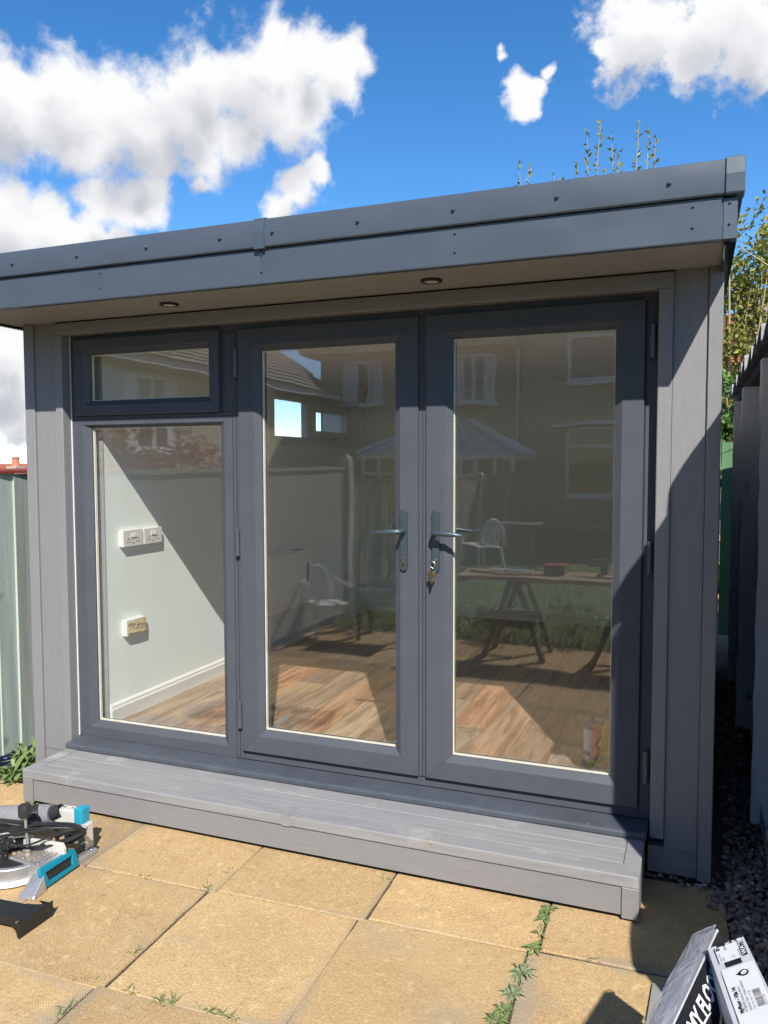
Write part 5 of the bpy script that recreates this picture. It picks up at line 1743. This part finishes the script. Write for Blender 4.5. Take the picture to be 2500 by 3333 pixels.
# ------------------------------------------------------------------ things behind the camera, seen in the glass
def build_mirrored():
    shrub('red_photinia', 'red-leaved bush above the left fence, mirrored in the left pane', (-3.9, -5.0, 0), [((-3.9, -5.0, 1.6), (1.1, .9, .55)), ((-5.2, -5.6, 1.55), (.9, .9, .5)), ((-2.9, -4.5, 1.5), (.7, .7, .45))], 2600, .09, .045, 'leaf_red', 12, 71)
    shrub('climbing_plant', 'slim leafy climber in front of the board fence, mirrored in the left door', (-.80, -5.6, 0), [((-.78, -5.6, 1.35), (.16, .2, .5)), ((-.80, -5.6, .8), (.12, .15, .5)), ((-.75, -5.55, 1.95), (.12, .12, .25))], 700, .06, .035, 'leaf_yellow', 5, 72, cat='plant')
    for i, (x, y, r_, h, mt, lb) in enumerate([(-.5, -3.95, .28, .35, 'leaf_green', 'bushy border plant by the patio edge, mirrored beside the fence'), (.25, -4.0, .25, .28, 'leaf_weed', 'low border plant by the patio edge, mirrored left of the trestle'), (.85, -4.0, .3, .3, 'leaf_dark', 'dark border plant mirrored behind the trestle'), (1.5, -4.05, .3, .34, 'leaf_weed', 'scrappy border plant mirrored right of the trestle'),
                                                (1.6, -11.5, .9, 1.1, 'leaf_dark', 'dark shrub on the lawn below the house window'), (3.2, -11.0, 1.0, 1.3, 'leaf_dark', 'wide dark shrub right of the house window')]):
        shrub('border_plant', lb, (x, y, 0), [((x, y, h * .55), (r_, r_ * .7, h * .5))], 420 if r_ < .5 else 900, .06 if r_ < .5 else .11, .025 if r_ < .5 else .06, mt, 5, 90 + i, group='border plants', cat='plant', stem_r=.005)
    # trestles and plank bench
    def trestle(x):
        T = empty('trestle', (x, -3.38, 0), None, 'trestle', 'trestles under the plank bench')
        for yy in (-3.58, -3.18):
            for s in (-1, 1):
                m = MB(); m.hexa([(x + s * .26 - .02, yy - .03, 0), (x + s * .26 + .02, yy - .03, 0), (x + s * .26 + .02, yy + .03, 0), (x + s * .26 - .02, yy + .03, 0)], [(x + s * .03 - .02, yy - .03, .62), (x + s * .03 + .02, yy - .03, .62), (x + s * .03 + .02, yy + .03, .62), (x + s * .03 - .02, yy + .03, .62)])
                m.build('leg', 'timber_dark', T)
            MB().box(x - .17, yy - .012, .28, x + .17, yy + .012, .34).build('brace', 'timber_dark', T)
        MB().box(x - .045, -3.66, .60, x + .045, -3.10, .65).build('beam', 'timber_dark', T)
        return T
    trestle(1.12)['label'] = 'wooden trestle carrying the left end of the plank bench'
    trestle(2.02)['label'] = 'wooden trestle carrying the right end of the plank bench'
    for i, (ya, yb) in enumerate(((-3.60, -3.39), (-3.38, -3.16))):
        tag(MB().box(.62, ya, .651, 2.30, yb, .689).build('bench_plank', 'timber', bevel=.003), ['rear plank laid across the two trestles', 'front plank laid across the two trestles'][i], 'plank', 'planks of the work bench')
    T = empty('power_drill', (1.78, -3.45, .69), 'dark power drill standing on the plank bench', 'drill')
    m = MB(); m.tube([(1.70, -3.45, .80), (1.86, -3.45, .80)], [.035, .04], 14); m.tube([(1.70, -3.45, .80), (1.64, -3.45, .80)], [.024, .012], 12); m.build('body', 'tool_grey', T, smooth=True)
    MB().hexa([(1.80, -3.47, .712), (1.85, -3.47, .712), (1.85, -3.43, .712), (1.80, -3.43, .712)], [(1.79, -3.47, .79), (1.84, -3.47, .79), (1.84, -3.43, .79), (1.79, -3.43, .79)]).build('handle', 'tool_grey', T)
    MB().box(1.77, -3.49, .6895, 1.88, -3.41, .712).build('battery', 'tool_red', T)
    T = empty('toolbox', (1.40, -3.45, .69), 'small grey and red toolbox on the plank bench', 'toolbox')
    MB().box(1.33, -3.52, .6895, 1.50, -3.40, .75).build('body', 'tool_grey', T, bevel=.006); MB().box(1.325, -3.525, .7505, 1.505, -3.395, .775).build('lid', 'tool_red', T, bevel=.006)
    for i, (x, y, a, l) in enumerate(((1.05, -3.48, .1, .38), (1.12, -3.30, -.2, .34), (2.0, -3.34, .15, .42), (.85, -3.36, .3, .3))):
        M4 = Matrix.Translation((x, y, .690)) @ Matrix.Rotation(a, 4, 'Z')
        m = MB().box(-l / 2, -.035, 0, l / 2, .035, .018, M4)
        tag(m.build('trim_offcut', 'card_white' if i % 2 == 0 else 'timber'), ['white trim offcut at the middle of the plank bench', 'short timber offcut near the front of the bench', 'white trim offcut at the right end of the bench', 'timber offcut at the left end of the bench'][i], 'offcut', 'offcuts on the bench')
    # white plastic garden chairs
    def chair(x, y, rz):
        T = empty('plastic_chair', (0, 0, 0), None, 'chair', 'white plastic garden chairs')
        m = MB(); m.hexa([(-.22, -.22, .40), (.22, -.22, .40), (.20, .22, .39), (-.20, .22, .39)], [(-.22, -.22, .425), (.22, -.22, .425), (.20, .22, .41), (-.20, .22, .41)]); m.build('seat', 'white_plastic', T, bevel=.01)
        for sx in (-1, 1):
            MB().tube([(sx * .25, -.25, 0), (sx * .22, -.20, .40), (sx * .235, -.215, .60)], [.022, .026, .02], 8).build('leg', 'white_plastic', T, smooth=True)
            MB().tube([(sx * .24, .27, 0), (sx * .20, .20, .40)], [.022, .026], 8).build('leg', 'white_plastic', T, smooth=True)
            MB().tube([(sx * .235, -.23, .615), (sx * .255, -.05, .63), (sx * .25, .15, .64), (sx * .21, .27, .68)], [.024, .022, .02, .018], 8).build('armrest', 'white_plastic', T, smooth=True)
        arch = [(.20 * math.cos(a), .24 + .10 * (.42 + .40 * math.sin(a)), .44 + .38 * math.sin(a)) for a in [PI * k / 16 for k in range(17)]]
        bk = MB().tube(arch, .022, 8).build('backrest', 'white_plastic', T, smooth=True)
        for k in range(-3, 4):
            xx = k * .048
            top = .44 + .38 * math.sqrt(max(.05, 1 - (xx / .2) ** 2))
            MB().box(xx - .015, .232, .40, xx + .015, .240, .42).build('slat', 'white_plastic', bk) if False else MB().tube([(xx * .85, .22, .40), (xx, .262, .58), (xx, .24 + .10 * (.42 + (top - .44)), top)], [.012, .014, .012], 6).build('slat', 'white_plastic', bk, smooth=True)
        T.location = (x, y, 0); T.rotation_euler.z = rz
        return T
    c = chair(-.70, -3.45, 2.3)
    c.scale = (.78, .78, .78)
    c['label'] = 'white slatted plastic chair beside the left fence, mirrored in the left door'
    c2 = copy_tree(c); c2.scale = (1, 1, 1); c2.location = (-.45, -8.3, 0); c2.rotation_euler.z = -.9; c2['label'] = 'white slatted plastic chair far on the lawn, mirrored in the right door'
    # round patio table by the chair, dark table on the lawn
    def table(x, y, h, w, d, mt, label):
        T = empty('garden_table', (x, y, 0), label, 'table', 'garden tables')
        MB().box(x - w / 2, y - d / 2, h - .03, x + w / 2, y + d / 2, h).build('table_top', mt, T, bevel=.006)
        if mt == 'dark_glass': MB().box(x - w / 2 - .012, y + d / 2 + .001, h - .035, x + w / 2 + .012, y + d / 2 + .02, h + .003).build('edge_strip', 'polycarb', T)
        for sx in (-1, 1):
            for sy in (-1, 1):
                MB().tube([(x + sx * (w / 2 - .06), y + sy * (d / 2 - .06), 0), (x + sx * (w / 2 - .06), y + sy * (d / 2 - .06), h - .031)], .02, 8).build('leg', 'timber_dark', T)
    table(-.12, -3.55, .50, .62, .4, 'dark_glass', 'dark topped patio table near the chair, mirrored in the left door')
    table(-.15, -9.2, .70, .8, .6, 'tool_grey', 'grey table on the lawn beside the far chair')


build_mirrored()
